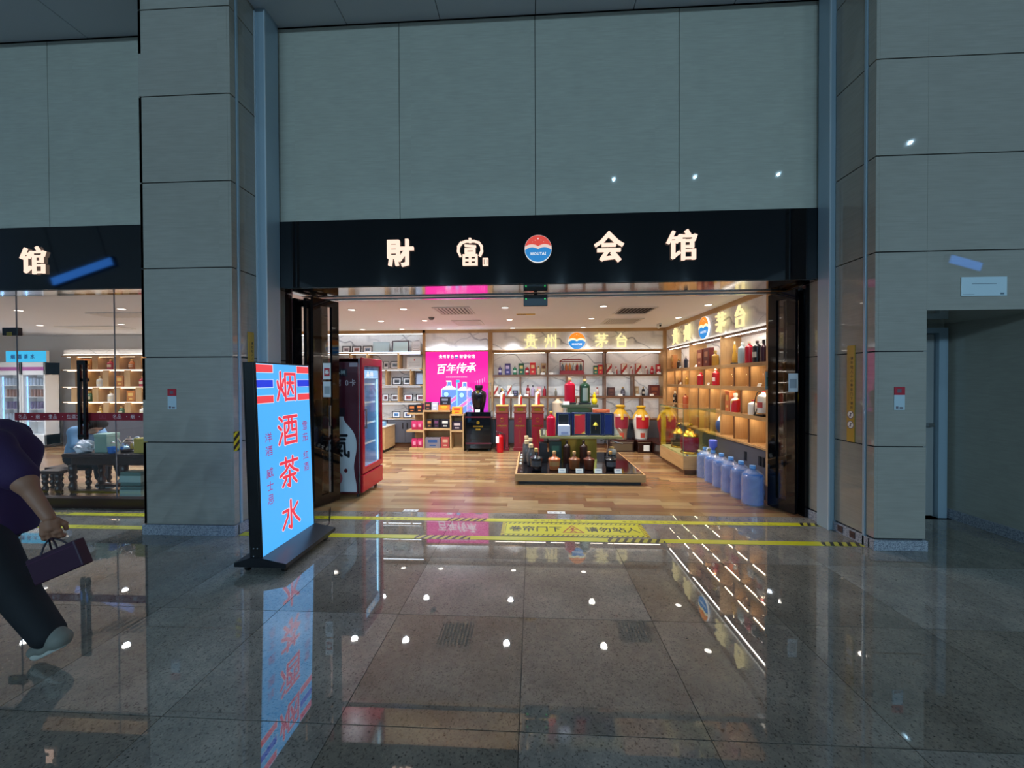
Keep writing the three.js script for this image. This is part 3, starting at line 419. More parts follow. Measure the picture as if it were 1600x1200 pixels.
// ---------- goods ----------
const PROF = {
  straight: [[0, 0], [0.94, 0], [1, 0.015], [1, 0.6], [0.93, 0.67], [0.45, 0.75], [0.38, 0.78], [0.38, 0.86], [0, 0.86]], jar: [[0, 0], [0.68, 0], [0.82, 0.06], [1, 0.34], [0.96, 0.56], [0.66, 0.72], [0.42, 0.78], [0.42, 0.86], [0, 0.86]],
  wide: [[0, 0], [0.74, 0], [0.8, 0.05], [0.97, 0.5], [1, 0.56], [0.94, 0.6], [0.5, 0.67], [0.3, 0.7], [0.25, 0.8], [0.25, 0.88], [0, 0.88]], gourd: [[0, 0], [0.6, 0], [0.95, 0.14], [1, 0.3], [0.8, 0.46], [0.46, 0.54], [0.6, 0.64], [0.62, 0.72], [0.4, 0.82], [0.26, 0.88], [0, 0.88]],
  urn: [[0, 0], [0.62, 0], [0.66, 0.04], [0.9, 0.34], [1, 0.6], [0.94, 0.72], [0.6, 0.8], [0.44, 0.83], [0.44, 0.9], [0, 0.9]], shoulder: [[0, 0], [0.97, 0], [1, 0.02], [1, 0.7], [0.9, 0.76], [0.4, 0.83], [0.3, 0.86], [0.3, 0.93], [0, 0.93]],
};
const stripeTex = canvas(128, 128, (c) => { c.fillStyle = '#e9e2da'; c.fillRect(0, 0, 128, 128); c.strokeStyle = '#b51f2a'; c.lineWidth = 34; c.beginPath(); c.moveTo(-20, 120); c.lineTo(148, 8); c.stroke(); c.strokeStyle = '#caa23e'; c.lineWidth = 4; for (const o of [-22, 22]) { c.beginPath(); c.moveTo(-20, 120 + o); c.lineTo(148, 8 + o); c.stroke(); } });
const stripeMat = printed(stripeTex, 0.35);
function bottle(label, pos, o) {
  const { h = 0.22, r = 0.04, style = 'straight', color = 0x888888, cap = 0xb08a4a, band, turn = 0, group, name = 'liquor_bottle', rough = 0.25, striped, sq = 1 } = o;
  const t = thing(name, label, 'bottle', pos, turn, group), P = PROF[style], topY = P[P.length - 1][1], neck = P[P.length - 2][0];
  const g = lathe(P.map(([a, b]) => [a * r, b * h]), 20); if (sq !== 1) g.scale(1, 1, sq);
  mesh('body', g, striped ? stripeMat : flat(color, rough), t);
  mesh('cap', lathe([[neck * r * 1.12, topY * h * 0.97], [neck * r * 1.2, topY * h], [neck * r * 1.2, h * 0.985], [neck * r, h], [0, h]], 16).scale(1, 1, sq), flat(cap, 0.35), t);
  if (band !== undefined) { const k = style === 'jar' || style === 'urn' ? 0.97 : 1; const b = new THREE.CylinderGeometry(r * 1.012, r * 1.012, h * 0.24, 20, 1, true, -0.9, 1.8); b.translate(0, h * 0.36, 0).scale(k, 1, sq * k); mesh('front_label', b, mat(band, 0.5, { side: THREE.DoubleSide }), t); }
  return t;
}
function pack(label, pos, o) {
  const { w = 0.1, h = 0.25, d = 0.09, color = 0x993333, accent = 0xd8b060, turn = 0, group, name = 'gift_box', striped, tall } = o, t = thing(name, label, 'box', pos, turn, group);
  mesh('carton', rbx(-w / 2, w / 2, 0, h, -d / 2, d / 2, 0.003), flat(color, 0.4), t);
  if (striped) { const f = board(w * 0.92, h * 0.94, 0.002); f.translate(0, h / 2, d / 2 + 0.0012); mesh('front_print', f, stripeMat, t); }
  else { mesh('front_print', bx(-w * 0.3, w * 0.3, h * 0.52, h * 0.8, d / 2, d / 2 + 0.0015), flat(accent, 0.4), t); mesh('front_print', bx(-w * 0.2, w * 0.2, h * 0.18, h * 0.3, d / 2, d / 2 + 0.0015), flat(accent, 0.4), t); }
  return t;
}
function priceCard(label, pos, turn = 0, w = 0.085, h = 0.045) { const t = thing('price_card', label, 'card', pos, turn, 'price cards'); const g = new THREE.BoxGeometry(w, h, 0.003); g.translate(0, h / 2, 0).rotateX(-0.35); mesh('face', g, M.card, t); const l = bx(-w * 0.3, w * 0.3, h * 0.55, h * 0.66, 0.0016, 0.0024); l.rotateX(-0.35); mesh('print_line', l, flat(0x6a7a9a), t); return t; }
const ZI = -8.57;
// rear shelf, top row
{
  const y = 1.619, g = 'goods on the top rear shelf', L = 'on the top rear shelf left of the lettering';
  bottle('small purple bottle ' + L, [-0.71, y, ZI], { color: 0x4a3f78, cap: 0xcfc9d8, band: 0xd8d2e2, group: g }); pack('purple gift box ' + L, [-0.54, y, ZI], { w: 0.125, color: 0x3d3670, accent: 0xc9b8d8, group: g });
  bottle('small green bottle ' + L, [-0.38, y, ZI], { color: 0x2f7a55, cap: 0xd9d6cc, band: 0xe0e4d8, h: 0.21, group: g }); pack('dark green gift box ' + L, [-0.235, y, ZI], { w: 0.125, color: 0x1d5a3f, accent: 0xd8c07a, group: g });
  bottle('small red bottle ' + L, [-0.105, y, ZI], { color: 0xb02230, cap: 0xd9d6cc, band: 0xe8d8d0, h: 0.2, group: g }); pack('bright red gift box ' + L, [0.02, y, ZI], { w: 0.125, h: 0.265, color: 0xd02a2a, accent: 0xf0cf9a, group: g });
  bottle('small cream bottle ' + L, [0.15, y, ZI], { color: 0xd8c6a4, cap: 0xc9a24e, h: 0.19, group: g }); pack('beige gift box with round seal ' + L, [0.26, y, ZI], { w: 0.11, color: 0xc0a47c, accent: 0x7a4a36, group: g });
  // carrier with six bottles
  const c = thing('bottle_carrier', 'red lacquer carrier holding six small bottles', 'carrier', [0.88, y, ZI]); mesh('base', merge([bx(-0.27, 0.27, 0, 0.045, -0.07, 0.07), bx(-0.25, 0.25, 0.045, 0.085, -0.06, 0.06)]), flat(0x7d1f20, 0.3), c); for (const s of [-1, 1]) mesh('post', bx(s * 0.255 - 0.008, s * 0.255 + 0.008, 0.045, 0.29, -0.012, 0.012), flat(0x7d1f20, 0.3), c); mesh('top_bar', merge([bx(-0.2, 0.2, 0.32, 0.345, -0.02, 0.02), bx(-0.27, 0.27, 0.275, 0.295, -0.02, 0.02), (() => { const b = new THREE.BoxGeometry(0.08, 0.02, 0.04); b.rotateZ(0.6).translate(-0.23, 0.31, 0); return b; })(), (() => { const b = new THREE.BoxGeometry(0.08, 0.02, 0.04); b.rotateZ(-0.6).translate(0.23, 0.31, 0); return b; })()]), flat(0x7d1f20, 0.3), c);
  [['grey', 0x6a7078], ['orange', 0xb86a3c], ['amber', 0xc07e48], ['silver', 0x9aa0a2], ['wine red', 0x8e2a30], ['slate', 0x4f5a5c]].forEach(([n, col], i) => bottle(`miniature ${n} bottle in the red lacquer carrier`, [0.88 - 0.2 + i * 0.08, y + 0.086, ZI], { color: col, h: 0.17, r: 0.03, style: 'jar', cap: 0xc9b48a, group: 'carrier bottles', name: 'miniature_bottle' }));
  pack('small green box beside the red lacquer carrier', [1.4, y, ZI], { w: 0.09, h: 0.19, color: 0x2c5a44, group: g }); pack('small scarlet box right of the green one under the wall lettering', [1.505, y, ZI], { w: 0.1, h: 0.21, color: 0xb8232c, group: g });
  const R = 'in the corner bay of the top rear shelf';
  [[1.69, 'first'], [2.02, 'second'], [2.33, 'third']].forEach(([x, n]) => pack(`${n} striped orange red box ${R}`, [x, y, ZI], { w: 0.12, h: 0.23, color: 0xc24a34, striped: true, group: g }));
  [[1.85, 'first'], [2.18, 'second'], [2.5, 'third']].forEach(([x, n]) => bottle(`${n} small red and white bottle ${R}`, [x, y, ZI], { color: 0xc03038, cap: 0xb8242e, h: 0.17, r: 0.032, striped: true, group: g })); bottle(`plump crimson bottle ${R}`, [2.63, y, ZI], { color: 0xc22638, style: 'jar', h: 0.17, r: 0.04, cap: 0xd8484a, band: 0xe8c0c0, group: g }); pack(`red box with white top ${R}`, [2.755, y, ZI], { w: 0.08, h: 0.21, color: 0xb62430, accent: 0xf0e4dc, group: g });
  [[0.24, 'the beige seal box'], [0.42, 'the red lacquer carrier'], [1.72, 'the first striped box'], [2.03, 'the second striped box'], [2.35, 'the third striped box'], [2.75, 'the white topped red box']].forEach(([x, n]) => priceCard('small white price card in front of ' + n, [x, y, ZB - 0.03]));
}
// rear shelf, middle row
{
  const y = 1.142, g = 'goods on the middle rear shelf', L = 'on the middle rear shelf above the red pedestals';
  pack('striped cream box at the left end ' + L, [-0.8, y, ZI], { w: 0.1, h: 0.24, color: 0xc8b89a, striped: true, group: g }); bottle('dark squat bottle ' + L, [-0.68, y, ZI], { color: 0x3a3438, style: 'jar', h: 0.18, r: 0.045, group: g }); pack('second striped cream box ' + L, [-0.5, y, ZI], { w: 0.1, h: 0.24, color: 0xc0b090, striped: true, group: g }); pack('low black lidded box ' + L, [-0.37, y, ZI], { w: 0.11, h: 0.13, color: 0x2a2830, accent: 0x8a7a9a, group: g });
  const fr = thing('photo_frame', 'small dark photo frame ' + L, 'frame', [-0.58, y, ZI]); mesh('frame', bx(-0.035, 0.035, 0, 0.11, -0.008, 0.008), flat(0x26242a), fr); mesh('print', bx(-0.027, 0.027, 0.01, 0.1, 0.008, 0.0095), flat(0xb8c0cc), fr);
  bottle('red bottle on a dark stand ' + L, [-0.09, y, ZI], { color: 0xa02a34, h: 0.25, r: 0.04, cap: 0x5a1a20, band: 0xd8a89a, group: g }); bottle('lilac bottle with dark stopper ' + L, [0.02, y, ZI], { color: 0xb4a4c4, h: 0.24, r: 0.036, cap: 0x2c2834, group: g }); pack('pale pink box ' + L, [0.16, y, ZI], { w: 0.1, h: 0.21, color: 0xcf9aa2, accent: 0xf0e0dc, group: g }); bottle('ruby bottle at the right end ' + L, [0.28, y, ZI], { color: 0xa8303c, h: 0.22, r: 0.036, cap: 0x701820, group: g });
  bottle('small grey bottle on the middle shelf under the emblem', [0.53, y, ZI], { color: 0x7a7468, h: 0.17, r: 0.03, style: 'jar', group: g }); bottle('small white bottle with red cap on the middle shelf under the lettering', [1.44, y, ZI], { color: 0xd8d0c8, cap: 0x8a2a2a, h: 0.19, r: 0.04, style: 'jar', band: 0xb84a4a, group: g });
  const R = 'in the corner bay of the middle rear shelf';
  pack('ornate brown box with peaked top ' + R, [1.745, y, ZI], { w: 0.15, h: 0.19, color: 0x4e2a22, accent: 0x6e4232, group: g }); bottle('round blue grey bottle ' + R, [2.0, y, ZI], { color: 0x4a4a58, h: 0.2, r: 0.05, style: 'jar', band: 0x8a8a96, group: g }); pack('slim beige box ' + R, [2.29, y, ZI], { w: 0.08, h: 0.21, color: 0xa88a66, accent: 0xd0bc96, group: g }); bottle('dark bottle with pale label ' + R, [2.44, y, ZI], { color: 0x2e2626, h: 0.2, r: 0.034, band: 0xd8cfc0, group: g }); pack('large maroon box ' + R, [2.67, y, ZI], { w: 0.22, h: 0.235, color: 0x5a1e1c, accent: 0x8a4a30, group: g });
  [[-0.72, 'first'], [-0.45, 'second'], [-0.12, 'third']].forEach(([x, n]) => priceCard(`${n} white price card on the middle rear shelf above the pedestals`, [x, y, ZB - 0.03])); [[1.93, 'the round blue grey bottle'], [2.3, 'the slim beige box'], [2.6, 'the large maroon box']].forEach(([x, n]) => priceCard('white price card by ' + n, [x, y, ZB - 0.03]));
  bottle('large beige stoneware jar behind the stepped platform', [0.57, 0.651, -8.57], { name: 'stoneware_jar', color: 0xc9b49a, cap: 0xb8a284, style: 'shoulder', h: 0.47, r: 0.125, rough: 0.5 });
  for (const [x, n] of [[1.8, 'left'], [2.2, 'middle'], [2.62, 'right']]) { const t = thing('glass_decanter', `clear glass decanter on the bottom rear shelf, ${n} of three`, 'decanter', [x, 0.651, ZI], 0, 'clear decanters'); mesh('body', lathe([[0, 0], [0.05, 0], [0.055, 0.02], [0.05, 0.2], [0.02, 0.26], [0.018, 0.32], [0, 0.32]]), M.glass, t); mesh('stopper', new THREE.SphereGeometry(0.02, 12, 8).translate(0, 0.34, 0), M.glass, t); }
}
// framed photographs and certificates on the white shelves
function frame(label, x, y, w, h, o = {}) {
  const { fc = 0x1e1a22, mount = 0xe6e4e6, pic = 0x8a7f86, name = 'photo_frame', z = -8.6 } = o, t = thing(name, label, 'frame', [x, y, z], 0, 'framed photos and certificates'); t.rotation.x = -0.1; const b = Math.min(0.018, w * 0.08);
  mesh('frame', merge([bx(-w / 2, w / 2, 0, b, -0.01, 0.01), bx(-w / 2, w / 2, h - b, h, -0.01, 0.01), bx(-w / 2, -w / 2 + b, b, h - b, -0.01, 0.01), bx(w / 2 - b, w / 2, b, h - b, -0.01, 0.01)]), flat(fc, 0.4), t);
  mesh('mount', bx(-w / 2 + b, w / 2 - b, b, h - b, -0.008, 0.002), flat(mount, 0.7), t); if (pic !== null) { const p = mesh('photograph', bx(-w * 0.27, w * 0.27, h * 0.28, h * 0.72, 0.002, 0.004), flat(pic, 0.5), t); mesh('photo_detail', merge([bx(-w * 0.16, -w * 0.02, h * 0.34, h * 0.6, 0.004, 0.005), bx(w * 0.04, w * 0.17, h * 0.34, h * 0.55, 0.004, 0.005)]), flat(new THREE.Color(pic).multiplyScalar(0.35).getHex(), 0.5), p); }
  return t;
}
{
  const u = (px) => 0.34 * 1.013 + (px - 855.5) * 0.01424, F = [[2.125, [[533, 0.19], [550, 0.21], [568, 0.22]], 'top', 0.17], [1.767, [[598, 0.13], [612.5, 0.21]], 'second', 0.17], [1.4, [[615.5, 0.21], [632, 0.19]], 'third', 0.165], [1.027, [[597, 0.13], [612, 0.19], [633.8, 0.21], [653.5, 0.21]], 'fourth', 0.165], [0.646, [[614, 0.18], [632.5, 0.19]], 'lowest', 0.15]];
  const cols = [0xa08a90, 0xb8807a, 0x8a9ab0, 0x6a6a70, 0x8a98a4, 0x565a60, 0x4a5258, 0x7a4a4a, 0x6e5a58, 0xa85a5a, 0x8a5a66, 0x5a86b4, 0x4a5a8a], ord = ['first', 'second', 'third', 'fourth']; let k = 0;
  for (const [y, list, row, h] of F) list.forEach(([px, w], i) => frame(`${ord[i]} visible dark framed landscape photo on the ${row} white shelf`, u(px), y, w, h, { pic: cols[k++] }));
  frame('frameless pale blue glass certificate on the top white shelf', u(590), 2.125, 0.38, 0.26, { fc: 0xb8cad2, mount: 0xbcd4dc, pic: null, name: 'certificate' }); frame('large dark framed pale certificate on the top white shelf', u(621.5), 2.125, 0.385, 0.28, { mount: 0xbfd8dc, pic: null, fc: 0x3a1e34, name: 'certificate' });
  const c1 = frame('unframed printed paper certificate at the end of the top white shelf', u(647), 2.125, 0.2, 0.27, { fc: 0xd6d2d0, pic: null, name: 'certificate' }); mesh('print_lines', merge([0.05, 0.1, 0.15, 0.2].map((q) => bx(-0.07, 0.07, q, q + 0.008, 0.003, 0.004))), flat(0x9a9498), c1);
  const c2 = frame('wide white certificate with small red crest on the second white shelf', u(644), 1.767, 0.35, 0.27, { fc: 0xd8d8d4, mount: 0xd6dadc, pic: null, name: 'certificate' }); mesh('crest', cyl(0.018, 0.018, 0.002).rotateX(Math.PI / 2).translate(0, 0.2, 0.003), flat(0xc03a3a), c2); mesh('print_lines', merge([0.06, 0.1, 0.14].map((q) => bx(-0.12, 0.12, q, q + 0.007, 0.003, 0.004))), flat(0x9aa0a8), c2);
  frame('upright dark framed blue certificate on the third white shelf', u(653), 1.4, 0.2, 0.285, { mount: 0xaec0dc, pic: null, fc: 0x2c2034, name: 'certificate' });
}
// right wall goods
{
  const X = XR + 0.13, g = 'goods on the right wall shelves', T = -Math.PI / 2, put1 = (f, label, z, y, o) => f(label, [XR + (y > 1.7 ? 0.1 : 0.075), y, z + (y > 1.7 ? 0.1 : 0.075) * z / 2.9], { turn: T, group: g, ...o });
  const A = 'on the top right wall shelf';
  put1(bottle, 'small dark gold bottle at the far end ' + A, -7.75, 1.721, { color: 0x4a3420, h: 0.2, r: 0.04, cap: 0xc8a050 }); put1(pack, 'slim orange box behind the dark gold bottle ' + A, -7.98, 1.721, { w: 0.1, h: 0.3, color: 0xb8763c }); put1(bottle, 'dark blue bottle beside the first upright ' + A, -7.4, 1.721, { color: 0x20283c, h: 0.24, r: 0.035, cap: 0xd8d8d8 });
  put1(pack, 'first of two brown red lettered boxes ' + A, -6.72, 1.721, { w: 0.2, h: 0.3, color: 0x7c3a2c, accent: 0xc08a6a }); put1(pack, 'second darker brown red lettered box ' + A, -6.47, 1.721, { w: 0.2, h: 0.31, color: 0x6a2420, accent: 0xb87a5a }); put1(bottle, 'gold bottle right of the brown red boxes ' + A, -6.24, 1.721, { color: 0xb88a30, h: 0.25, r: 0.055, cap: 0xd8b860 });
  const tr = put1(bottle, 'slender gold trophy bottle on dark stand ' + A, -5.66, 1.721, { color: 0xc09030, h: 0.34, r: 0.035, style: 'gourd', cap: 0xe8e0c8 }); mesh('stand', cyl(0.05, 0.06, 0.02, 0, 0, 0), M.blackMat, tr);
  put1(bottle, 'pale grey glass bottle ' + A, -5.46, 1.721, { color: 0x9ab0b4, h: 0.3, r: 0.055, cap: 0xd8dcd8, style: 'shoulder' }); put1(bottle, 'bright crimson bottle ' + A, -5.29, 1.721, { color: 0xb8182c, h: 0.3, r: 0.055, cap: 0xe0c8b0, style: 'shoulder' }); put1(bottle, 'black bottle with small white label ' + A, -5.11, 1.721, { color: 0x1e1a1c, h: 0.29, r: 0.055, cap: 0x3a2a24, style: 'shoulder', band: 0xd0c8c0 }); put1(bottle, 'dark plum bottle nearest the entrance ' + A, -4.97, 1.721, { color: 0x3a1c2a, h: 0.29, r: 0.04, cap: 0x1c1418 });
  const B = 'in the second row of right wall cubes';
  put1(bottle, 'tiny amber bottle ' + B, -7.72, 1.401, { color: 0x8a5a30, h: 0.13, r: 0.03 }); put1(bottle, 'small gold bottle ' + B, -7.36, 1.401, { color: 0xb89040, h: 0.17, r: 0.03 }); put1(bottle, 'red bottle in the middle bay ' + B, -6.76, 1.401, { color: 0xa81c2c, h: 0.22, r: 0.06, style: 'shoulder', cap: 0xb8243a }); put1(bottle, 'taller red bottle by the upright ' + B, -6.22, 1.401, { color: 0xb4202c, h: 0.27, r: 0.055, cap: 0xe0a890, band: 0xf0d8d0, style: 'shoulder' });
  for (const [z, n] of [[-5.73, 'first'], [-5.35, 'second'], [-4.98, 'third']]) { const t = thing('glass_goblet', `${n} clear glass goblet ${B}`, 'glass', [XR + 0.07, 1.401, z + 0.07 * z / 2.9], 0, 'clear goblets'); mesh('bowl', lathe([[0.005, 0.13], [0.03, 0.16], [0.036, 0.2], [0.03, 0.24]]), M.glass, t); mesh('stem', lathe([[0.032, 0], [0.03, 0.005], [0.006, 0.012], [0.005, 0.13]]), M.glass, t); }
  const Cc = 'in the third row of right wall cubes';
  put1(bottle, 'black and white bottle ' + Cc, -7.95, 1.021, { color: 0x2a2420, h: 0.23, r: 0.045, cap: 0xd8d0c0, band: 0xc8b8a0 }); put1(bottle, 'orange brown bottle ' + Cc, -7.42, 1.021, { color: 0xa8583c, h: 0.19, r: 0.05, style: 'shoulder', cap: 0x8a4028 }); const em = thing('gold_medallion', 'round yellow gold medallion hung in a right wall cube', 'medallion', [XR + 0.27, 1.27, -6.2], T); mesh('disc', cyl(0.06, 0.06, 0.02).rotateX(Math.PI / 2), M.gold, em); mesh('rim', new THREE.TorusGeometry(0.06, 0.01, 8, 24).translate(0, 0, 0.012), M.gold, em);
  put1(bottle, 'white bottle with red striped label ' + Cc, -5.63, 1.021, { striped: true, color: 0xffffff, h: 0.27, r: 0.065, cap: 0xe8e0d8 }); put1(pack, 'orange box behind the striped bottle ' + Cc, -5.78, 1.021, { w: 0.12, h: 0.3, color: 0xc2683c }); put1(bottle, 'stout white bottle with red top ' + Cc, -5.2, 1.021, { color: 0xe4e4e2, h: 0.2, r: 0.06, cap: 0xa82a2c, style: 'shoulder' });
  const sw = put1(bottle, 'large white bottle in a black swing cradle, third row' , -4.97, 1.06, { color: 0xe6e6e4, h: 0.3, r: 0.07, cap: 0x8a1c2a, style: 'shoulder', band: 0xc05050 }); mesh('cradle', merge([tube([[-0.09, -0.03, 0.06], [-0.1, 0.1, 0.06], [-0.04, 0.27, 0.05], [0.06, 0.28, 0.05]], 0.006), tube([[-0.1, -0.03, -0.06], [-0.1, 0.08, 0], [-0.09, -0.03, 0.06]], 0.006), bx(-0.1, 0.1, -0.039, -0.02, -0.07, 0.07)]), M.blackMat, sw);
  [[-7.82, 1.721, 'the dark gold bottle'], [-7.08, 1.721, 'the brown red boxes'], [-7.8, 1.401, 'the tiny amber bottle'], [-6.6, 1.401, 'the red bottle in the middle bay'], [-5.15, 1.401, 'the third goblet'], [-8.15, 1.021, 'the black and white bottle'], [-7.62, 1.021, 'the orange brown bottle'], [-5.36, 1.021, 'the stout white bottle']].forEach(([z, y, n]) => priceCard('slanted white price card near ' + n, [XR + 0.045, y, z], T));
  // plastic bag standing in the lowest row
  const bag = thing('plastic_bag', 'blue and white plastic bag standing in the lowest right wall cubes', 'bag', [X, 0.647, -6.28]); bag.scale.setScalar(0.88); const bg = new THREE.SphereGeometry(0.14, 24, 18), p = bg.attributes.position; for (let i = 0; i < p.count; i++) { const y = p.getY(i), s = y > 0 ? 1 - y * 3.2 : 1, w = 1 + 0.08 * Math.sin(p.getX(i) * 60 + y * 30); p.setXYZ(i, p.getX(i) * s * 0.8 * w, Math.max(0, (y + 0.12) * 1.15), p.getZ(i) * s * w * 1.1); } bg.computeVertexNormals(); mesh('sack', bg, flat(0x2c4a8c, 0.35), bag); mesh('white_top', lathe([[0.085, 0.2], [0.07, 0.26], [0.03, 0.32], [0.045, 0.345], [0, 0.345]], 14), flat(0xd4dce8, 0.4), bag); mesh('red_tie', new THREE.TorusGeometry(0.032, 0.008, 8, 16).rotateX(Math.PI / 2).translate(0, 0.31, 0), flat(0xb8283a), bag);
}
// ---------- pink light-box poster ----------
{
  const tex = canvas(704, 680, (c, w, h) => {
    c.fillStyle = '#ff1fa4'; c.fillRect(0, 0, w, h); text(c, '贵州茅台', 150, 30, 40, 6, '#fff', 1.1); c.fillStyle = '#fff'; c.beginPath(); c.arc(350, 52, 20, 0, 7); c.fill(); c.fillStyle = '#1d86d2'; c.beginPath(); c.arc(350, 52, 19, 0.2, 2.94); c.fill(); text(c, '財富会馆', 385, 30, 40, 6, '#fff', 1.1);
    c.save(); c.transform(1, -0.04, -0.18, 1, 40, 18); text(c, '百年传承', 115, 120, 112, 13, '#fff', 1.0); c.restore();
    for (let i = 0; i < 22; i++) { c.fillStyle = '#ffd6ee'; c.fillRect(230 + i * 11, 274, 7, 12); }
    const bot = (x, y, s) => { c.save(); c.translate(x, y); c.scale(s, s); c.beginPath(); c.moveTo(-22, 0); c.lineTo(22, 0); c.lineTo(24, 46); c.lineTo(86, 84); c.lineTo(92, 340); c.lineTo(-92, 340); c.lineTo(-86, 84); c.lineTo(-24, 46); c.closePath(); c.fillStyle = '#6f9cf0'; c.fill(); c.strokeStyle = '#fff'; c.lineWidth = 9; c.stroke(); c.fillStyle = '#f6f2ff'; c.beginPath(); c.moveTo(-86, 90); c.lineTo(0, 40); c.lineTo(86, 90); c.fill(); c.strokeStyle = '#ff7ad0'; c.lineWidth = 26; c.beginPath(); c.moveTo(-88, 300); c.lineTo(88, 170); c.stroke(); c.strokeStyle = '#fff'; c.lineWidth = 5; for (const o of [-24, 24]) { c.beginPath(); c.moveTo(-88, 300 + o); c.lineTo(88, 170 + o); c.stroke(); } c.fillStyle = '#bff0ff'; c.beginPath(); c.arc(-34, 140, 30, 0, 7); c.fill(); c.strokeStyle = '#3f76e0'; c.lineWidth = 6; c.stroke(); c.restore(); };
    bot(265, 330, 1); bot(440, 340, 1); c.fillStyle = '#8fe0ff'; c.fillRect(346, 330, 14, 350); c.fillStyle = '#fff'; c.fillRect(230, 318, 60, 14); c.fillStyle = '#39c4ff'; c.fillRect(344, 312, 40, 28);
    c.strokeStyle = '#ffb0e6'; c.lineWidth = 6; for (let i = 0; i < 5; i++) { c.beginPath(); c.moveTo(560 + i * 26, 420 - i * 22); c.lineTo(560 + i * 26, 330 - i * 10); c.stroke(); }
    c.fillStyle = '#7d3be6'; c.beginPath(); c.moveTo(704, 400); c.lineTo(640, 470); c.lineTo(610, 680); c.lineTo(704, 680); c.fill();
  });
  const t = thing('lightbox_poster', 'glowing magenta poster with white brush characters and bottle drawings', 'poster', [-1.665, 0, ZB]);
  mesh('case', bx(-0.7, 0.7, 0.76, 2.14, -0.28, -0.012), M.white, t); const f = board(1.395, 1.36, 0.01); f.translate(0, 1.45, -0.005); mesh('lit_screen', f, new THREE.MeshStandardMaterial({ color: 0x111111, roughness: 0.4, emissive: 0xffffff, emissiveMap: tex, emissiveIntensity: 1.15 }), t);
  mesh('cabinet_below', bx(-0.7, 0.7, 0, 0.755, -0.28, -0.03), M.cabinet, t);
  const l = new THREE.RectAreaLight(0xff4cc0, 0.25, 1.35, 1.3); l.position.set(0, 1.45, 0.012); l.lookAt(-1.665, 1.45, 5); l.name = 'poster_light'; t.add(l); l.rotation.set(0, Math.PI, 0);
}
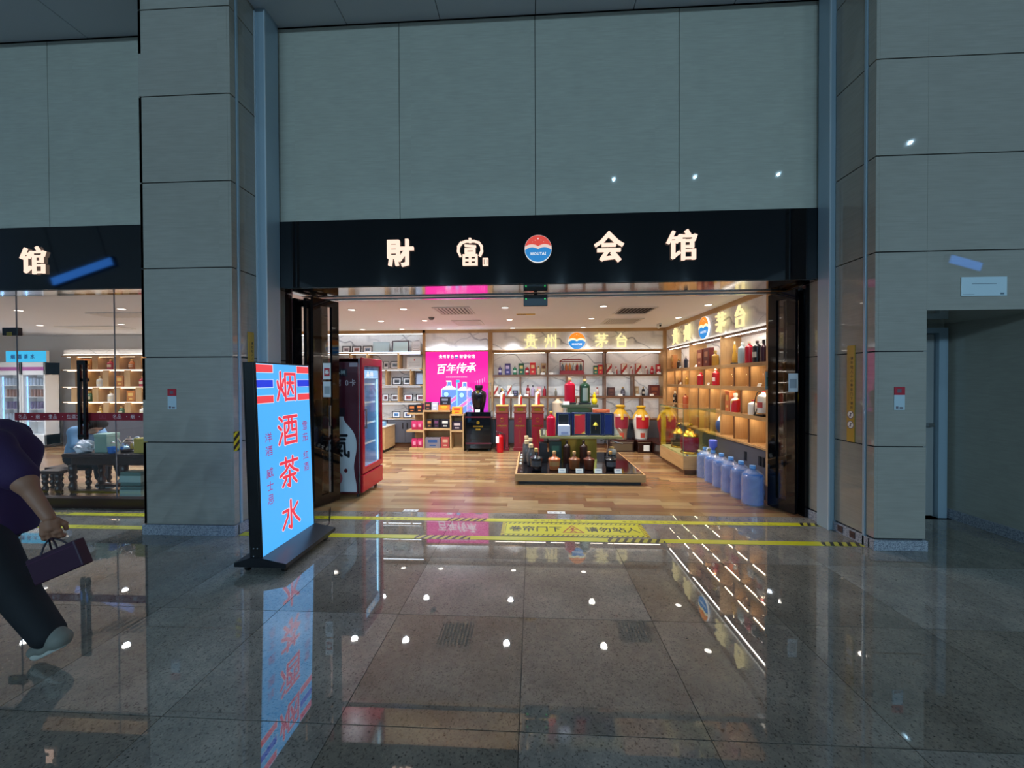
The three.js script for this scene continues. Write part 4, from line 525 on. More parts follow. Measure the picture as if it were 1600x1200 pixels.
// ---------- standing light box ----------
{
  const tex = canvas(720, 1550, (c, w, h) => {
    c.fillStyle = '#4aaef8'; c.fillRect(0, 0, w, h); const bar = (y, hh, col) => { c.fillStyle = '#e8f4ff'; c.fillRect(0, y - 4, 205, hh + 8); c.fillRect(530, y - 4, 190, hh + 8); c.fillStyle = col; c.fillRect(0, y, 200, hh); c.fillRect(535, y, 185, hh); };
    bar(8, 62, '#e8434e'); bar(132, 62, '#1238d8'); bar(262, 58, '#e8434e');
    ['烟', '酒', '茶', '水'].forEach((ch, i) => { const y = [40, 425, 800, 1180][i]; glyph(c, ch, 235, y, 285, 36, '#f2dbe8'); glyph(c, ch, 235, y, 285, 26, '#e3364c'); });
    text(c, '洋酒', 78, 560, 84, 7, '#9a2d74', 1.3, true); text(c, '威士忌', 78, 850, 84, 7, '#9a2d74', 1.3, true); text(c, '雪茄', 588, 520, 84, 7, '#9a2d74', 1.3, true); text(c, '红酒', 588, 800, 84, 7, '#9a2d74', 1.3, true);
  });
  const t = thing('standing_lightbox', 'blue standing light box sign with red characters on black base', 'sign', [-2.1, 0, -3.22]);
  const p = new THREE.Group(); p.name = 'panel'; p.position.set(0, 0.1, 0); p.rotation.z = 0.028; t.add(p);
  mesh('case', rbx(-0.086, -0.004, 0, 1.55, -0.36, 0.36, 0.006), M.blackMat, p); const fb = board(0.69, 1.52, 0.004); fb.rotateY(-Math.PI / 2).translate(-0.086, 0.775, 0); const f = board(0.7, 1.53, 0.008); f.rotateY(Math.PI / 2).translate(0, 0.775, 0);
  mesh('lit_screen', f, new THREE.MeshStandardMaterial({ color: 0x111111, roughness: 0.3, emissive: 0xffffff, emissiveMap: tex, emissiveIntensity: 1.12 }), p);
  mesh('lit_screen', fb, p.children[1].material, p); { const lb = new THREE.RectAreaLight(0x4aa8ff, 0.3, 0.68, 1.5); lb.position.set(-0.102, 0.775, 0); lb.rotation.set(0, Math.PI / 2, 0); lb.name = 'panel_light'; p.add(lb); }
  mesh('edge_strip', merge([bx(-0.002, 0.007, 0, 1.55, 0.35, 0.36), bx(-0.002, 0.007, 0, 1.55, -0.36, -0.35), bx(-0.002, 0.007, 1.54, 1.55, -0.35, 0.35), bx(-0.092, -0.084, 0, 1.55, 0.35, 0.36), bx(-0.092, -0.084, 0, 1.55, -0.36, -0.35)]), M.blackMat, p);
  const l = new THREE.RectAreaLight(0x4aa8ff, 0.3, 0.68, 1.5); l.position.set(0.012, 0.775, 0); l.rotation.set(0, -Math.PI / 2, 0); l.name = 'panel_light'; p.add(l);
  const s = new THREE.Shape([[-0.21, 0.06], [-0.21, 0.085], [-0.09, 0.125], [0, 0.125], [0.2, 0.085], [0.2, 0.06]].map((q) => new THREE.Vector2(...q))), b = new THREE.ExtrudeGeometry(s, { depth: 0.74, bevelEnabled: true, bevelSize: 0.004, bevelThickness: 0.004, bevelSegments: 1 }); b.translate(0, 0, -0.37); mesh('base', b, mat(0x14161c, 0.3), t);
  for (const x of [-0.15, 0.15]) for (const z of [-0.3, 0.3]) { const k = mesh('caster', merge([cyl(0.028, 0.028, 0.022).rotateZ(Math.PI / 2).translate(x + 0.01, 0.028, z), bx(x - 0.016, x + 0.016, 0.04, 0.058, z - 0.02, z + 0.02)]), M.blackMat, t); }
  mesh('bolt', merge([[-0.06, 0.2], [-0.03, 0.2], [-0.06, 0.14], [-0.03, 0.12]].map(([x, y]) => new THREE.SphereGeometry(0.008, 8, 6).translate(x, y, 0.362))), M.steel, t);
  tag(mesh('power_cable', tube([[-2.2, 0.1, -3.6], [-2.18, 0.012, -3.7], [-2.12, 0.008, -3.86], [-2.2, 0.008, -4.05], [-2.3, 0.008, -4.25], [-2.36, 0.01, -4.36]], 0.006, 40), M.blackMat), 'thin black power cable trailing from the blue light box', 'cable');
}
// ---------- red drinks fridge ----------
{
  const t = thing('drinks_fridge', 'tall red drinks fridge with lit glass door', 'fridge', [-2.47, 0, -5.12]), red = mat(0x8e0f22, 0.28), w = 0.31, d = 0.33;
  mesh('cabinet', merge([rbx(-w, w - 0.03, 0.05, 1.79, -d, -d + 0.04, 0.015), rbx(-w, w - 0.03, 0.05, 1.79, d - 0.04, d, 0.015), rbx(-w, -w + 0.04, 0.05, 1.79, -d, d, 0.01), rbx(-w, w - 0.03, 1.7, 1.79, -d, d, 0.015), rbx(-w, w - 0.03, 0.05, 0.34, -d, d, 0.015)]), red, t);
  mesh('lower_panel', rbx(w - 0.035, w, 0.06, 0.285, -d, d, 0.015), mat(0xb0142a, 0.22), t);
  const door = mesh('door', merge([rbx(w - 0.03, w, 0.3, 0.38, -d, d, 0.012), rbx(w - 0.03, w, 1.69, 1.8, -d, d, 0.02), rbx(w - 0.03, w, 0.36, 1.72, -d, -d + 0.075, 0.012), rbx(w - 0.03, w, 0.36, 1.72, d - 0.075, d, 0.012)]), mat(0xb0142a, 0.2), t);
  mesh('glass_pane', bx(w - 0.014, w - 0.008, 0.38, 1.69, -d + 0.075, d - 0.075), M.glass, door); mesh('handle', merge([rbx(w + 0.02, w + 0.035, 0.88, 1.14, d - 0.06, d - 0.035, 0.006), bx(w, w + 0.025, 0.89, 0.91, d - 0.058, d - 0.038), bx(w, w + 0.025, 1.11, 1.13, d - 0.058, d - 0.038)]), M.steel, door);
  mesh('liner', merge([bx(-w + 0.041, w - 0.04, 0.34, 0.35, -d + 0.041, d - 0.041), bx(-w + 0.041, -w + 0.05, 0.35, 1.69, -d + 0.041, d - 0.041), bx(-w + 0.05, w - 0.04, 0.35, 1.69, -d + 0.041, -d + 0.05), bx(-w + 0.05, w - 0.04, 0.35, 1.69, d - 0.05, d - 0.041)]), flat(0xa9c8e8, 0.4), t);
  for (const y of [0.65, 0.92, 1.2, 1.45]) mesh('wire_shelf', merge([...Array(7)].map((_, i) => bx(-w + 0.06, w - 0.08, y, y + 0.006, -0.26 + i * 0.087 - 0.003, -0.26 + i * 0.087 + 0.003)).concat([bx(w - 0.085, w - 0.08, y - 0.01, y + 0.014, -0.27, 0.27)])), M.white, t);
  const ltex = canvas(256, 64, (c) => { c.fillStyle = '#9ccfff'; c.fillRect(0, 0, 256, 64); text(c, '森林', 60, 8, 48, 7, '#fff', 1.3); });
  const hb = board(0.5, 0.11, 0.006); hb.rotateY(Math.PI / 2).translate(w - 0.035, 1.585, 0); mesh('lit_header_sign', hb, new THREE.MeshStandardMaterial({ color: 0x111111, emissive: 0xffffff, emissiveMap: ltex, emissiveIntensity: 1.2 }), t);
  for (const z of [-0.245, 0.245]) { mesh('led_tube', bx(w - 0.05, w - 0.038, 0.38, 1.52, z - 0.008, z + 0.008), glow(0x9fdcff, z < 0 ? 2.6 : 0.8), t); const l = new THREE.RectAreaLight(0x9fdcff, 7, 0.016, 1.1); l.position.set(w - 0.055, 0.95, z - Math.sign(z) * 0.012); l.rotation.y = z < 0 ? Math.PI * 0.9 : 0.1 * Math.PI; l.name = 'fridge_light'; t.add(l); }
  const stex = canvas(420, 1140, (c, W, H) => {
    c.fillStyle = '#4a0f22'; c.fillRect(0, 0, W, H); c.translate(78, 0); c.fillStyle = '#c4cdd6'; c.fillRect(-90, 640, 110, 490); c.fillStyle = '#1f1a2a'; c.fillRect(-80, 60, 315, 66); text(c, '元', 20, 70, 40, 5, '#8aa0a8'); text(c, '森林', 120, 68, 44, 6, '#a8bcc0', 1.15); c.font = 'bold 64px sans-serif'; c.fillStyle = '#b0a8b0'; c.fillText('0', 70, 205); text(c, '糖', 112, 150, 60, 7, '#b0a8b0'); c.fillText('0', 215, 205); text(c, '卡', 262, 148, 60, 8, '#b0a8b0'); c.fillStyle = '#9a8a96'; c.fillRect(260, 8, 90, 34);
    c.fillStyle = '#241a26'; c.fillRect(40, 400, 170, 74); c.fillStyle = '#c4cdd6'; c.beginPath(); c.moveTo(60, 474); c.lineTo(195, 474); c.bezierCurveTo(200, 560, 320, 560, 328, 720); c.bezierCurveTo(330, 800, 290, 860, 300, 940); c.bezierCurveTo(305, 1010, 330, 1060, 325, 1130); c.lineTo(0, 1130); c.lineTo(0, 560); c.bezierCurveTo(20, 540, 60, 520, 60, 474); c.fill(); glyph(c, '氣', 20, 600, 240, 24, '#15131c');
    c.fillStyle = '#6a7480'; for (let i = 0; i < 4; i++) c.fillRect(60 + i * 24, 850, 16, 14); for (let i = 0; i < 3; i++) c.fillRect(60, 880 + i * 26, 14 + i * 20, 8); c.fillStyle = '#b05a66'; c.beginPath(); c.arc(120, 1010, 60, 0, 7); c.fill(); c.fillStyle = '#c88a90'; c.beginPath(); c.arc(105, 995, 26, 0, 7); c.fill(); c.fillStyle = '#5a1420'; c.beginPath(); c.arc(215, 945, 18, 0, 7); c.fill(); });
  const sp = board(0.54, 1.68, 0.002); sp.translate(-0.02, 0.9, d + 0.0015); mesh('side_print', sp, printed(stex, 0.3), t); mesh('edge_trim', bx(w - 0.046, w - 0.034, 0.06, 1.78, d, d + 0.004), M.steel, t);
  for (const x of [-0.24, 0.22]) for (const z of [-0.27, 0.27]) mesh('foot', cyl(0.018, 0.022, 0.05, x, 0, z), M.blackMat, t);
}
// ---------- glass topped counter behind the fridge ----------
{
  const t = thing('display_counter', 'low oak display counter with glass top behind the red fridge', 'counter', [-3.65, 0, -8.1]); mesh('body', rbx(-0.6, 0.6, 0.06, 0.52, -0.3, 0.3, 0.004), M.oak, t); mesh('plinth', bx(-0.57, 0.57, 0, 0.06, -0.27, 0.27), M.blackMat, t); mesh('glass_case', merge([bx(-0.6, 0.6, 0.7, 0.708, -0.3, 0.3), bx(-0.6, 0.6, 0.52, 0.7, 0.292, 0.3), bx(0.592, 0.6, 0.52, 0.7, -0.29, 0.29)]), M.glass, t); mesh('rim', bx(-0.61, 0.61, 0.52, 0.535, -0.31, 0.31), flat(0xcfc4b0, 0.4), t);
  for (const [x, n] of [[0.1, 'left'], [0.42, 'right']]) pack(`flat blue box in the low glass counter, ${n} one`, [-3.65 + x, 0.536, -8.0], { w: 0.2, h: 0.08, d: 0.2, color: 0x7fb4d8, accent: 0xd8e8f0 });
}
// ---------- oak snack stand ----------
{
  const t = thing('display_stand', 'three part pale oak display stand holding snack boxes', 'shelf', [0, 0, -8.25]), W = 0.03;
  [[-2.63, -2.33, 0.806, 0.435, 'left'], [-2.33, -1.748, 0.861, 0.477, 'mid'], [-1.748, -1.45, 0.779, 0.438, 'right']].forEach(([a, b, h, m, n], i) => {
    mesh('top_board', bx(a - (i === 0 ? 0.04 : 0), b, h - 0.035, h, -0.17, 0.17, 1), M.oak, t); mesh('shelf_board', bx(a - (i === 0 ? 0.06 : 0) + (i ? W : 0), b - (i === 2 ? W : 0), m - 0.04, m, -0.17, 0.165, 1), M.oak, t); mesh('bottom_board', bx(a, b, 0, 0.05, -0.17, 0.17, 1), M.oak, t); mesh('back_panel', bx(a + W, b - 0.001, 0.05, h - 0.035, -0.17, -0.16, 1, true), M.oak, t);
    if (i) mesh('upright', bx(a, a + W, 0.05, h - 0.035, -0.17, 0.168, 1, true), M.oak, t); if (i === 2) mesh('upright', bx(b - W, b, 0.05, h - 0.035, -0.17, 0.168, 1, true), M.oak, t);
  });
  const z = -8.18, g = 'snack boxes on the oak stand', P = (l, x, y, w, h, c, a, o = {}) => pack(l, [x, y, z], { w, h, d: 0.12, color: c, accent: a, group: g, name: 'snack_box', ...o });
  P('black box with orange print at the left end on top of the oak stand', -2.575, 0.807, 0.16, 0.17, 0x1e1818, 0xc8703a); P('second black box with orange print on top of the oak stand', -2.415, 0.807, 0.14, 0.185, 0x221a18, 0xd07a40); P('dark box with portrait print on top of the oak stand', -2.23, 0.862, 0.14, 0.17, 0x2a2024, 0xa8644a); P('pale silver box on top of the oak stand', -2.08, 0.862, 0.14, 0.165, 0xb4aeb8, 0xd8d4dc);
  P('flat orange display tray on the middle of the oak stand', -1.88, 0.862, 0.24, 0.11, 0xe0782a, 0xf0b030); P('dark speckled box standing on the orange tray', -1.86, 0.973, 0.22, 0.17, 0x18161c, 0x7a7a88); P('yellow and red open tray on the right of the oak stand', -1.6, 0.78, 0.22, 0.15, 0xe8a020, 0xd83a20);
  P('first black tin in the upper middle of the oak stand', -2.2, 0.478, 0.13, 0.19, 0x1c1618, 0xb87a3c); P('second black tin in the upper middle of the oak stand', -2.05, 0.478, 0.13, 0.19, 0x18141c, 0x6a3a5a); P('wide black box in the upper middle of the oak stand', -1.86, 0.478, 0.2, 0.19, 0x16141a, 0xd8d0c0); P('dark purple box in the upper right of the oak stand', -1.6, 0.439, 0.22, 0.18, 0x241626, 0xc8b0a8);
  P('grey and blue carton at the bottom of the oak stand', -2.13, 0.051, 0.33, 0.22, 0x7a7074, 0x2c4a78); P('red and tan carton at the bottom of the oak stand', -1.86, 0.051, 0.18, 0.23, 0xa8423c, 0xc89a7a);
  for (const [y, n] of [[0.436, 'upper'], [0.051, 'lower']]) for (const [x, k] of [[-2.54, 'left'], [-2.415, 'right']]) { const b = thing('snack_bag', `pink foil snack bag, ${k} one of the ${n} pair on the oak stand`, 'bag', [x, y, z], 0, 'pink snack bags'); const gg = new THREE.BoxGeometry(0.115, 0.2, 0.06, 6, 8, 2), p = gg.attributes.position; for (let i = 0; i < p.count; i++) { const q = Math.abs(p.getY(i)) / 0.1; p.setZ(i, p.getZ(i) * (1 - q * q * 0.8)); } gg.translate(0, 0.1, 0); gg.computeVertexNormals(); mesh('pouch', gg, flat(0xc02a58, 0.25), b); mesh('front_label', bx(-0.03, 0.03, 0.06, 0.13, 0.03, 0.032), flat(0xe88aa0), b); }
}
// ---------- black plinth with urn ----------
const goldLine = (parent, list) => list.forEach((q) => mesh('gold_print', q, M.gold, parent));
{
  const t = thing('black_plinth', 'glossy black plinth on casters with gold emblem', 'plinth', [-1.13, 0, -8.21]); mesh('body', rbx(-0.27, 0.27, 0.06, 0.83, -0.22, 0.22, 0.012), M.black, t); mesh('red_band', merge([bx(-0.271, 0.271, 0.71, 0.74, 0.2, 0.2215), bx(-0.271, 0.271, 0.16, 0.19, 0.2, 0.2215)]), flat(0x4a0f1e, 0.25), t);
  goldLine(t, [cyl(0.035, 0.035, 0.003).rotateX(Math.PI / 2).translate(0, 0.61, 0.222), ...[...Array(5)].map((_, i) => bx(-0.1 + i * 0.042, -0.07 + i * 0.042, 0.515, 0.545, 0.22, 0.2225)), bx(-0.05, 0.05, 0.45, 0.485, 0.22, 0.2225)]); for (const x of [-0.22, 0.22]) for (const z of [-0.17, 0.17]) mesh('caster', cyl(0.03, 0.03, 0.03).rotateZ(Math.PI / 2).translate(x + 0.015, 0.03, z), M.blackMat, t);
  const u = bottle('large black urn with gold seal on the black plinth', [-1.15, 0.831, -8.26], { name: 'liquor_urn', h: 0.56, r: 0.165, style: 'urn', color: 0x0d0c12, cap: 0x120c10, rough: 0.15 }); goldLine(u, [cyl(0.035, 0.035, 0.004).rotateX(Math.PI / 2).translate(0, 0.42, 0.152)]); priceCard('white price card in front of the black urn', [-1.15, 0.831, -8.05], 0, 0.1, 0.05);
  const c = thing('acrylic_case', 'clear acrylic case around the black urn', 'case', [-1.13, 0.831, -8.24]); mesh('wall', merge([bx(-0.25, 0.25, 0, 0.62, -0.21, -0.206), bx(-0.25, -0.246, 0, 0.62, -0.2, 0.2), bx(0.246, 0.25, 0, 0.62, -0.2, 0.2), bx(-0.25, 0.25, 0.616, 0.62, -0.2, 0.2)]), M.glass, c);
}
// ---------- three red pedestals ----------
[[-0.635, 'left', 0.33, 0.055, true], [-0.253, 'middle', 0.25, 0.045, true], [0.118, 'right', 0.33, 0.055, true]].forEach(([x, n, bh, br]) => {
  const t = thing('red_pedestal', `tall red lacquer pedestal with gold print, ${n} of three`, 'pedestal', [x, 0, -8.24], 0, 'red pedestals'), r = mat(0x6e1220, 0.3);
  mesh('shaft', rbx(-0.128, 0.128, 0.07, 0.8, -0.128, 0.128, 0.006), r, t); mesh('foot', rbx(-0.145, 0.145, 0, 0.07, -0.145, 0.145, 0.006), r, t); mesh('capital', merge([rbx(-0.14, 0.14, 0.8, 0.83, -0.14, 0.14, 0.004), rbx(-0.125, 0.125, 0.83, 0.92, -0.125, 0.125, 0.004), rbx(-0.14, 0.14, 0.92, 0.945, -0.14, 0.14, 0.004)]), mat(0x7a3a24, 0.3), t); mesh('plaque', bx(-0.065, 0.065, 0.845, 0.905, 0.125, 0.129), M.gold, t); mesh('gold_top', rbx(-0.13, 0.13, 0.945, 0.972, -0.13, 0.13, 0.004), flat(0xd8b85c, 0.35), t);
  goldLine(t, [new THREE.TorusGeometry(0.036, 0.005, 6, 20).translate(0, 0.66, 0.129), bx(-0.045, 0.045, 0.6, 0.606, 0.128, 0.13), ...[...Array(5)].map((_, i) => bx(-0.1 + i * 0.042, -0.072 + i * 0.042, 0.515, 0.545, 0.128, 0.13)), bx(-0.05, 0.05, 0.48, 0.485, 0.128, 0.13), bx(-0.004, 0.004, 0.16, 0.44, 0.128, 0.13)]);
  bottle(`striped bottle with gold cap on the ${n} red pedestal`, [x, 0.973, -8.24], { striped: true, h: bh, r: br, style: 'shoulder', cap: 0xc8a44a, group: 'pedestal bottles' });
});
{
  const t = thing('fire_extinguisher', 'red fire extinguisher with white tag before the left pedestal', 'extinguisher', [-0.665, 0, -7.95]), r = mat(0xb40e16, 0.25);
  mesh('cylinder', lathe([[0, 0], [0.06, 0], [0.066, 0.01], [0.066, 0.31], [0.05, 0.35], [0.02, 0.365], [0, 0.37]], 24), r, t); mesh('valve', cyl(0.018, 0.018, 0.04, 0, 0.365, 0), M.steel, t); mesh('lever', merge([tube([[-0.09, 0.43, 0.01], [-0.03, 0.425, 0], [0.03, 0.405, 0]], 0.007), tube([[-0.08, 0.4, 0.01], [-0.02, 0.4, 0], [0.03, 0.395, 0]], 0.006)]), M.blackMat, t); mesh('hose', tube([[0.02, 0.39, 0], [0.09, 0.38, 0.02], [0.1, 0.2, 0.02], [0.085, 0.06, 0.02]], 0.009), M.blackMat, t); mesh('tag', bx(-0.08, -0.02, 0.2, 0.34, 0.06, 0.063), M.card, t);
}
// ---------- stepped platform ----------
{
  const t = thing('display_platform', 'low oak edged display platform with brass stepped tiers', 'platform', [0, 0, 0]), x0 = -0.25, x1 = 1.605, z0 = -5.5, z1 = -7.18;
  mesh('recessed_base', bx(x0 + 0.06, x1 - 0.06, 0, 0.045, z0 - 0.05, z1 + 0.05), M.blackMat, t); mesh('edge_board', merge([rbx(x0, x1, 0.045, 0.15, z0, z0 - 0.03, 0.004, 1), rbx(x0, x0 + 0.03, 0.045, 0.15, z0 - 0.03, z1, 0.004, 1), rbx(x1 - 0.03, x1, 0.045, 0.15, z0 - 0.03, z1, 0.004, 1), rbx(x0, x1, 0.045, 0.15, z1, z1 - 0.03, 0.004, 1)]), M.oak, t); mesh('top', bx(x0 + 0.03, x1 - 0.03, 0.12, 0.158, z0 - 0.03, z1, 1), mat(0x120e10, 0.08), t);
  mesh('brass_column', rbx(0.49, 1.09, 0.159, 0.545, -6.54, -7.0, 0.003), mat(0xcaa446, 0.2, { metalness: 0.6 }), t); mesh('lower_tier', rbx(0.13, 1.45, 0.546, 0.586, -6.24, -7.06, 0.004), mat(0xa09a68, 0.25, { metalness: 0.4 }), t); mesh('upper_column', bx(0.6, 1.02, 0.587, 1.03, -6.58, -6.9), mat(0x8f9a6a, 0.12, { metalness: 0.5 }), t); mesh('upper_tier', rbx(0.5, 1.115, 1.031, 1.08, -6.5, -6.96, 0.004), mat(0x66705a, 0.15, { metalness: 0.5 }), t);
  const g = 'goods on the stepped platform', zf = -5.68, y = 0.159;
  bottle('large black bottle with cream cap at the front left of the platform', [0.06, y, zf], { h: 0.33, r: 0.095, style: 'wide', color: 0x14161c, cap: 0xd0a860, group: g, band: 0x3a3e44 }); bottle('orange glazed jar bottle on the platform front', [0.33, y, -5.75], { h: 0.28, r: 0.09, style: 'wide', color: 0xb8643a, cap: 0xcfa46a, group: g, band: 0xa87a48 }); bottle('copper brown jar bottle in the middle of the platform front', [0.63, y, -5.78], { h: 0.27, r: 0.085, style: 'wide', color: 0x7a4628, cap: 0xc89a68, group: g }); bottle('dark chestnut jar bottle right of the copper one', [0.85, y, -5.78], { h: 0.27, r: 0.085, style: 'wide', color: 0x5c2c1c, cap: 0xb8845a, group: g }); bottle('black bottle with tan cap at the front right of the platform', [1.16, y, -5.75], { h: 0.28, r: 0.085, style: 'wide', color: 0x121216, cap: 0xc4904a, group: g, band: 0x4a4a50 });
  bottle('tall dark brown bottle behind the copper jar', [0.56, y, -6.25], { h: 0.36, r: 0.06, style: 'shoulder', color: 0x2a1712, cap: 0x2c1a12, group: g }); bottle('tall dark brown bottle behind the chestnut jar', [0.83, y, -6.25], { h: 0.36, r: 0.065, style: 'shoulder', color: 0x2e1810, cap: 0x301c12, group: g });
  [[-0.02, -6.0, 0.34, 'nearest'], [-0.09, -6.25, 0.36, 'second'], [-0.03, -6.5, 0.36, 'third'], [-0.1, -6.75, 0.36, 'farthest']].forEach(([x, z, h, n]) => bottle(`dark bottle with cream mushroom cap, ${n} in the platform left row`, [x, y, z], { h, r: 0.07, style: 'jar', color: 0x4a4848, cap: 0xd8b88a, group: 'mushroom cap bottles' }));
  pack('tall black box standing on the platform left', [0.18, y, -6.3], { w: 0.13, h: 0.32, d: 0.13, color: 0x0f0f14, accent: 0x1c1c22, group: g }); pack('dark green box beside the brass column', [0.38, y, -6.36], { w: 0.2, h: 0.33, d: 0.14, color: 0x123428, accent: 0x3a6a52, group: g });
  [[0.43, 'the orange jar bottle'], [0.68, 'the copper jar bottle'], [0.95, 'the chestnut jar bottle'], [1.23, 'the front right black bottle']].forEach(([x, n]) => priceCard('upright white price card before ' + n, [x, y, -5.56], 0, 0.105, 0.06));
  [0, 1, 2, 3].forEach((i) => { const c = thing('tasting_tube', `slender glass tasting tube in the platform left tray, ${['front', 'second', 'third', 'rear'][i]} one`, 'glass', [-0.17, y, -5.65 - i * 0.22], 0, 'tasting tubes'); mesh('body', cyl(0.016, 0.016, 0.1, 0, 0, 0), M.glass, c); mesh('stopper', cyl(0.018, 0.018, 0.02, 0, 0.1, 0), M.white, c); });
  // lower tier
  const y2 = 0.587, z2 = -6.33; bottle('cherry red bottle with gold cap on the lower brass tier', [0.31, y2, z2], { h: 0.4, r: 0.075, style: 'shoulder', color: 0xb01030, cap: 0xc8a040, rough: 0.12, group: g }); bottle('small gold capped bottle behind the cherry red one', [0.42, y2, -6.62], { h: 0.34, r: 0.055, style: 'jar', color: 0xc8a84a, cap: 0xd8c060, group: g });
  const ac = thing('acrylic_sign', 'small picture card with leaping figure at the tier left edge', 'card', [0.2, y2, -6.29]); mesh('plate', bx(-0.06, 0.02, 0, 0.12, -0.004, 0.004), flat(0x6e6658), ac); mesh('print', bx(-0.02, 0.01, 0.02, 0.1, 0.004, 0.006), flat(0xd8d0b8), ac);
  const bb = (l, x, w, h, z, inset, a) => { const b = thing('presentation_box', l, 'box', [x, y2, z], 0, 'navy presentation boxes'), navy = mat(0x101d4e, 0.3); mesh('case', merge([rbx(-w / 2, w / 2, 0, h, -0.07, 0.03, 0.004), rbx(-w / 2, -w / 2 + 0.02, 0, h, 0.03, 0.06, 0.003), rbx(w / 2 - 0.02, w / 2, 0, h, 0.03, 0.06, 0.003)]), navy, b); mesh('inset', bx(-w * 0.33, w * 0.33, h * 0.06, h * 0.94, 0.03, 0.036), inset, b); mesh('silver_edge', merge([bx(-w * 0.35, -w * 0.33, h * 0.05, h * 0.95, 0.03, 0.04), bx(w * 0.33, w * 0.35, h * 0.05, h * 0.95, 0.03, 0.04), bx(-w * 0.35, w * 0.35, h * 0.94, h * 0.955, 0.03, 0.04)]), M.steel, b); if (a) mesh('emblem', a, M.gold, b); };
  bb('navy presentation box with black inset behind the pale box', 0.52, 0.24, 0.36, -6.46, flat(0x0c0c12, 0.3)); bb('navy presentation box with striped bottle picture', 0.785, 0.26, 0.37, -6.4, stripeMat); bb('navy presentation box with gold lamp emblem', 1.04, 0.24, 0.37, -6.4, flat(0x0a0a0e, 0.3), merge([lathe([[0.05, 0.16], [0.02, 0.21], [0, 0.22]]).scale(1, 1, 0.2).translate(0, 0, 0.042), bx(-0.004, 0.004, 0.09, 0.16, 0.036, 0.044)])); bb('plain navy presentation box at the tier right end', 1.25, 0.17, 0.36, -6.4, mat(0x14266a, 0.3));
  const wb = thing('gift_box', 'pale blue white open box on the lower brass tier', 'box', [0.52, y2, -6.3]); mesh('carton', rbx(-0.1, 0.1, 0, 0.18, -0.05, 0.05, 0.02), flat(0xb8c4dc, 0.35), wb); mesh('print', bx(-0.05, 0.06, 0.03, 0.07, 0.05, 0.052), flat(0x8a98c0), wb); pack('flat orange box lying on the navy presentation boxes', [1.14, 0.958, -6.42], { w: 0.27, h: 0.05, d: 0.1, color: 0xc0562e, accent: 0xd87a48 });
  const ar = thing('acrylic_stand', 'slanted clear acrylic stand at the tier right edge', 'stand', [1.4, y2, -6.52]); const wdg = new THREE.ExtrudeGeometry(new THREE.Shape([[-0.05, 0], [0.05, 0], [-0.05, 0.16]].map((q) => new THREE.Vector2(...q))), { depth: 0.2, bevelEnabled: false }); wdg.translate(0, 0, -0.1); mesh('wedge', wdg, flat(0xb8b4a6, 0.3), ar); mesh('top_card', bx(-0.045, 0.0, 0.06, 0.064, -0.08, 0.08).rotateZ(-1.0).translate(0.04, 0.02, 0), M.card, ar);
  const tr = thing('twig_ornament', 'silver twig ornament on the platform right', 'ornament', [1.3, y, -6.7]); mesh('stem', merge([tube([[-0.12, 0.28, 0], [0, 0.31, 0], [0.12, 0.27, 0.02], [0.25, 0.24, 0.03]], 0.01), tube([[0.0, 0.31, 0], [0.03, 0.36, 0], [0.06, 0.33, 0]], 0.007), cyl(0.006, 0.006, 0.3)]), M.chrome, tr); mesh('foot', cyl(0.05, 0.05, 0.01), M.chrome, tr);
  bottle('fallen silver wrapped bottle cluster at the platform rear right', [1.42, y, -6.95], { h: 0.14, r: 0.09, style: 'jar', color: 0xa8aca8, cap: 0xd0b060, name: 'wrapped_bottle' });
  // upper tier
  const y3 = 1.081, z3 = -6.66; const rb = bottle('big glossy red bottle on the upper tier', [0.65, y3 + 0.03, z3], { h: 0.42, r: 0.092, style: 'shoulder', color: 0x9c1028, cap: 0xc0a070, rough: 0.1 }); mesh('stand', rbx(-0.1, 0.1, -0.03, 0, -0.08, 0.08, 0.004), M.blackMat, rb); const gb = bottle('big green bottle with silver front on the upper tier', [0.905, y3 + 0.03, z3], { h: 0.4, r: 0.092, style: 'shoulder', color: 0x1e3a2c, cap: 0xc0a86a, rough: 0.1 }); mesh('silver_front', new THREE.CylinderGeometry(0.0935, 0.0935, 0.22, 20, 1, true, -0.5, 1.0).translate(0, 0.14, 0), mat(0xa8b4a8, 0.2, { metalness: 0.6, side: THREE.DoubleSide }), gb); mesh('stand', rbx(-0.1, 0.1, -0.03, 0, -0.08, 0.08, 0.004), M.blackMat, gb);
  bottle('bright yellow gourd bottle on the upper tier', [1.07, y3, z3], { h: 0.2, r: 0.052, style: 'gourd', color: 0xe8c808, cap: 0xe8d040 }); priceCard('white price card on the upper tier', [0.58, y3, -6.53], 0, 0.105, 0.055);
}
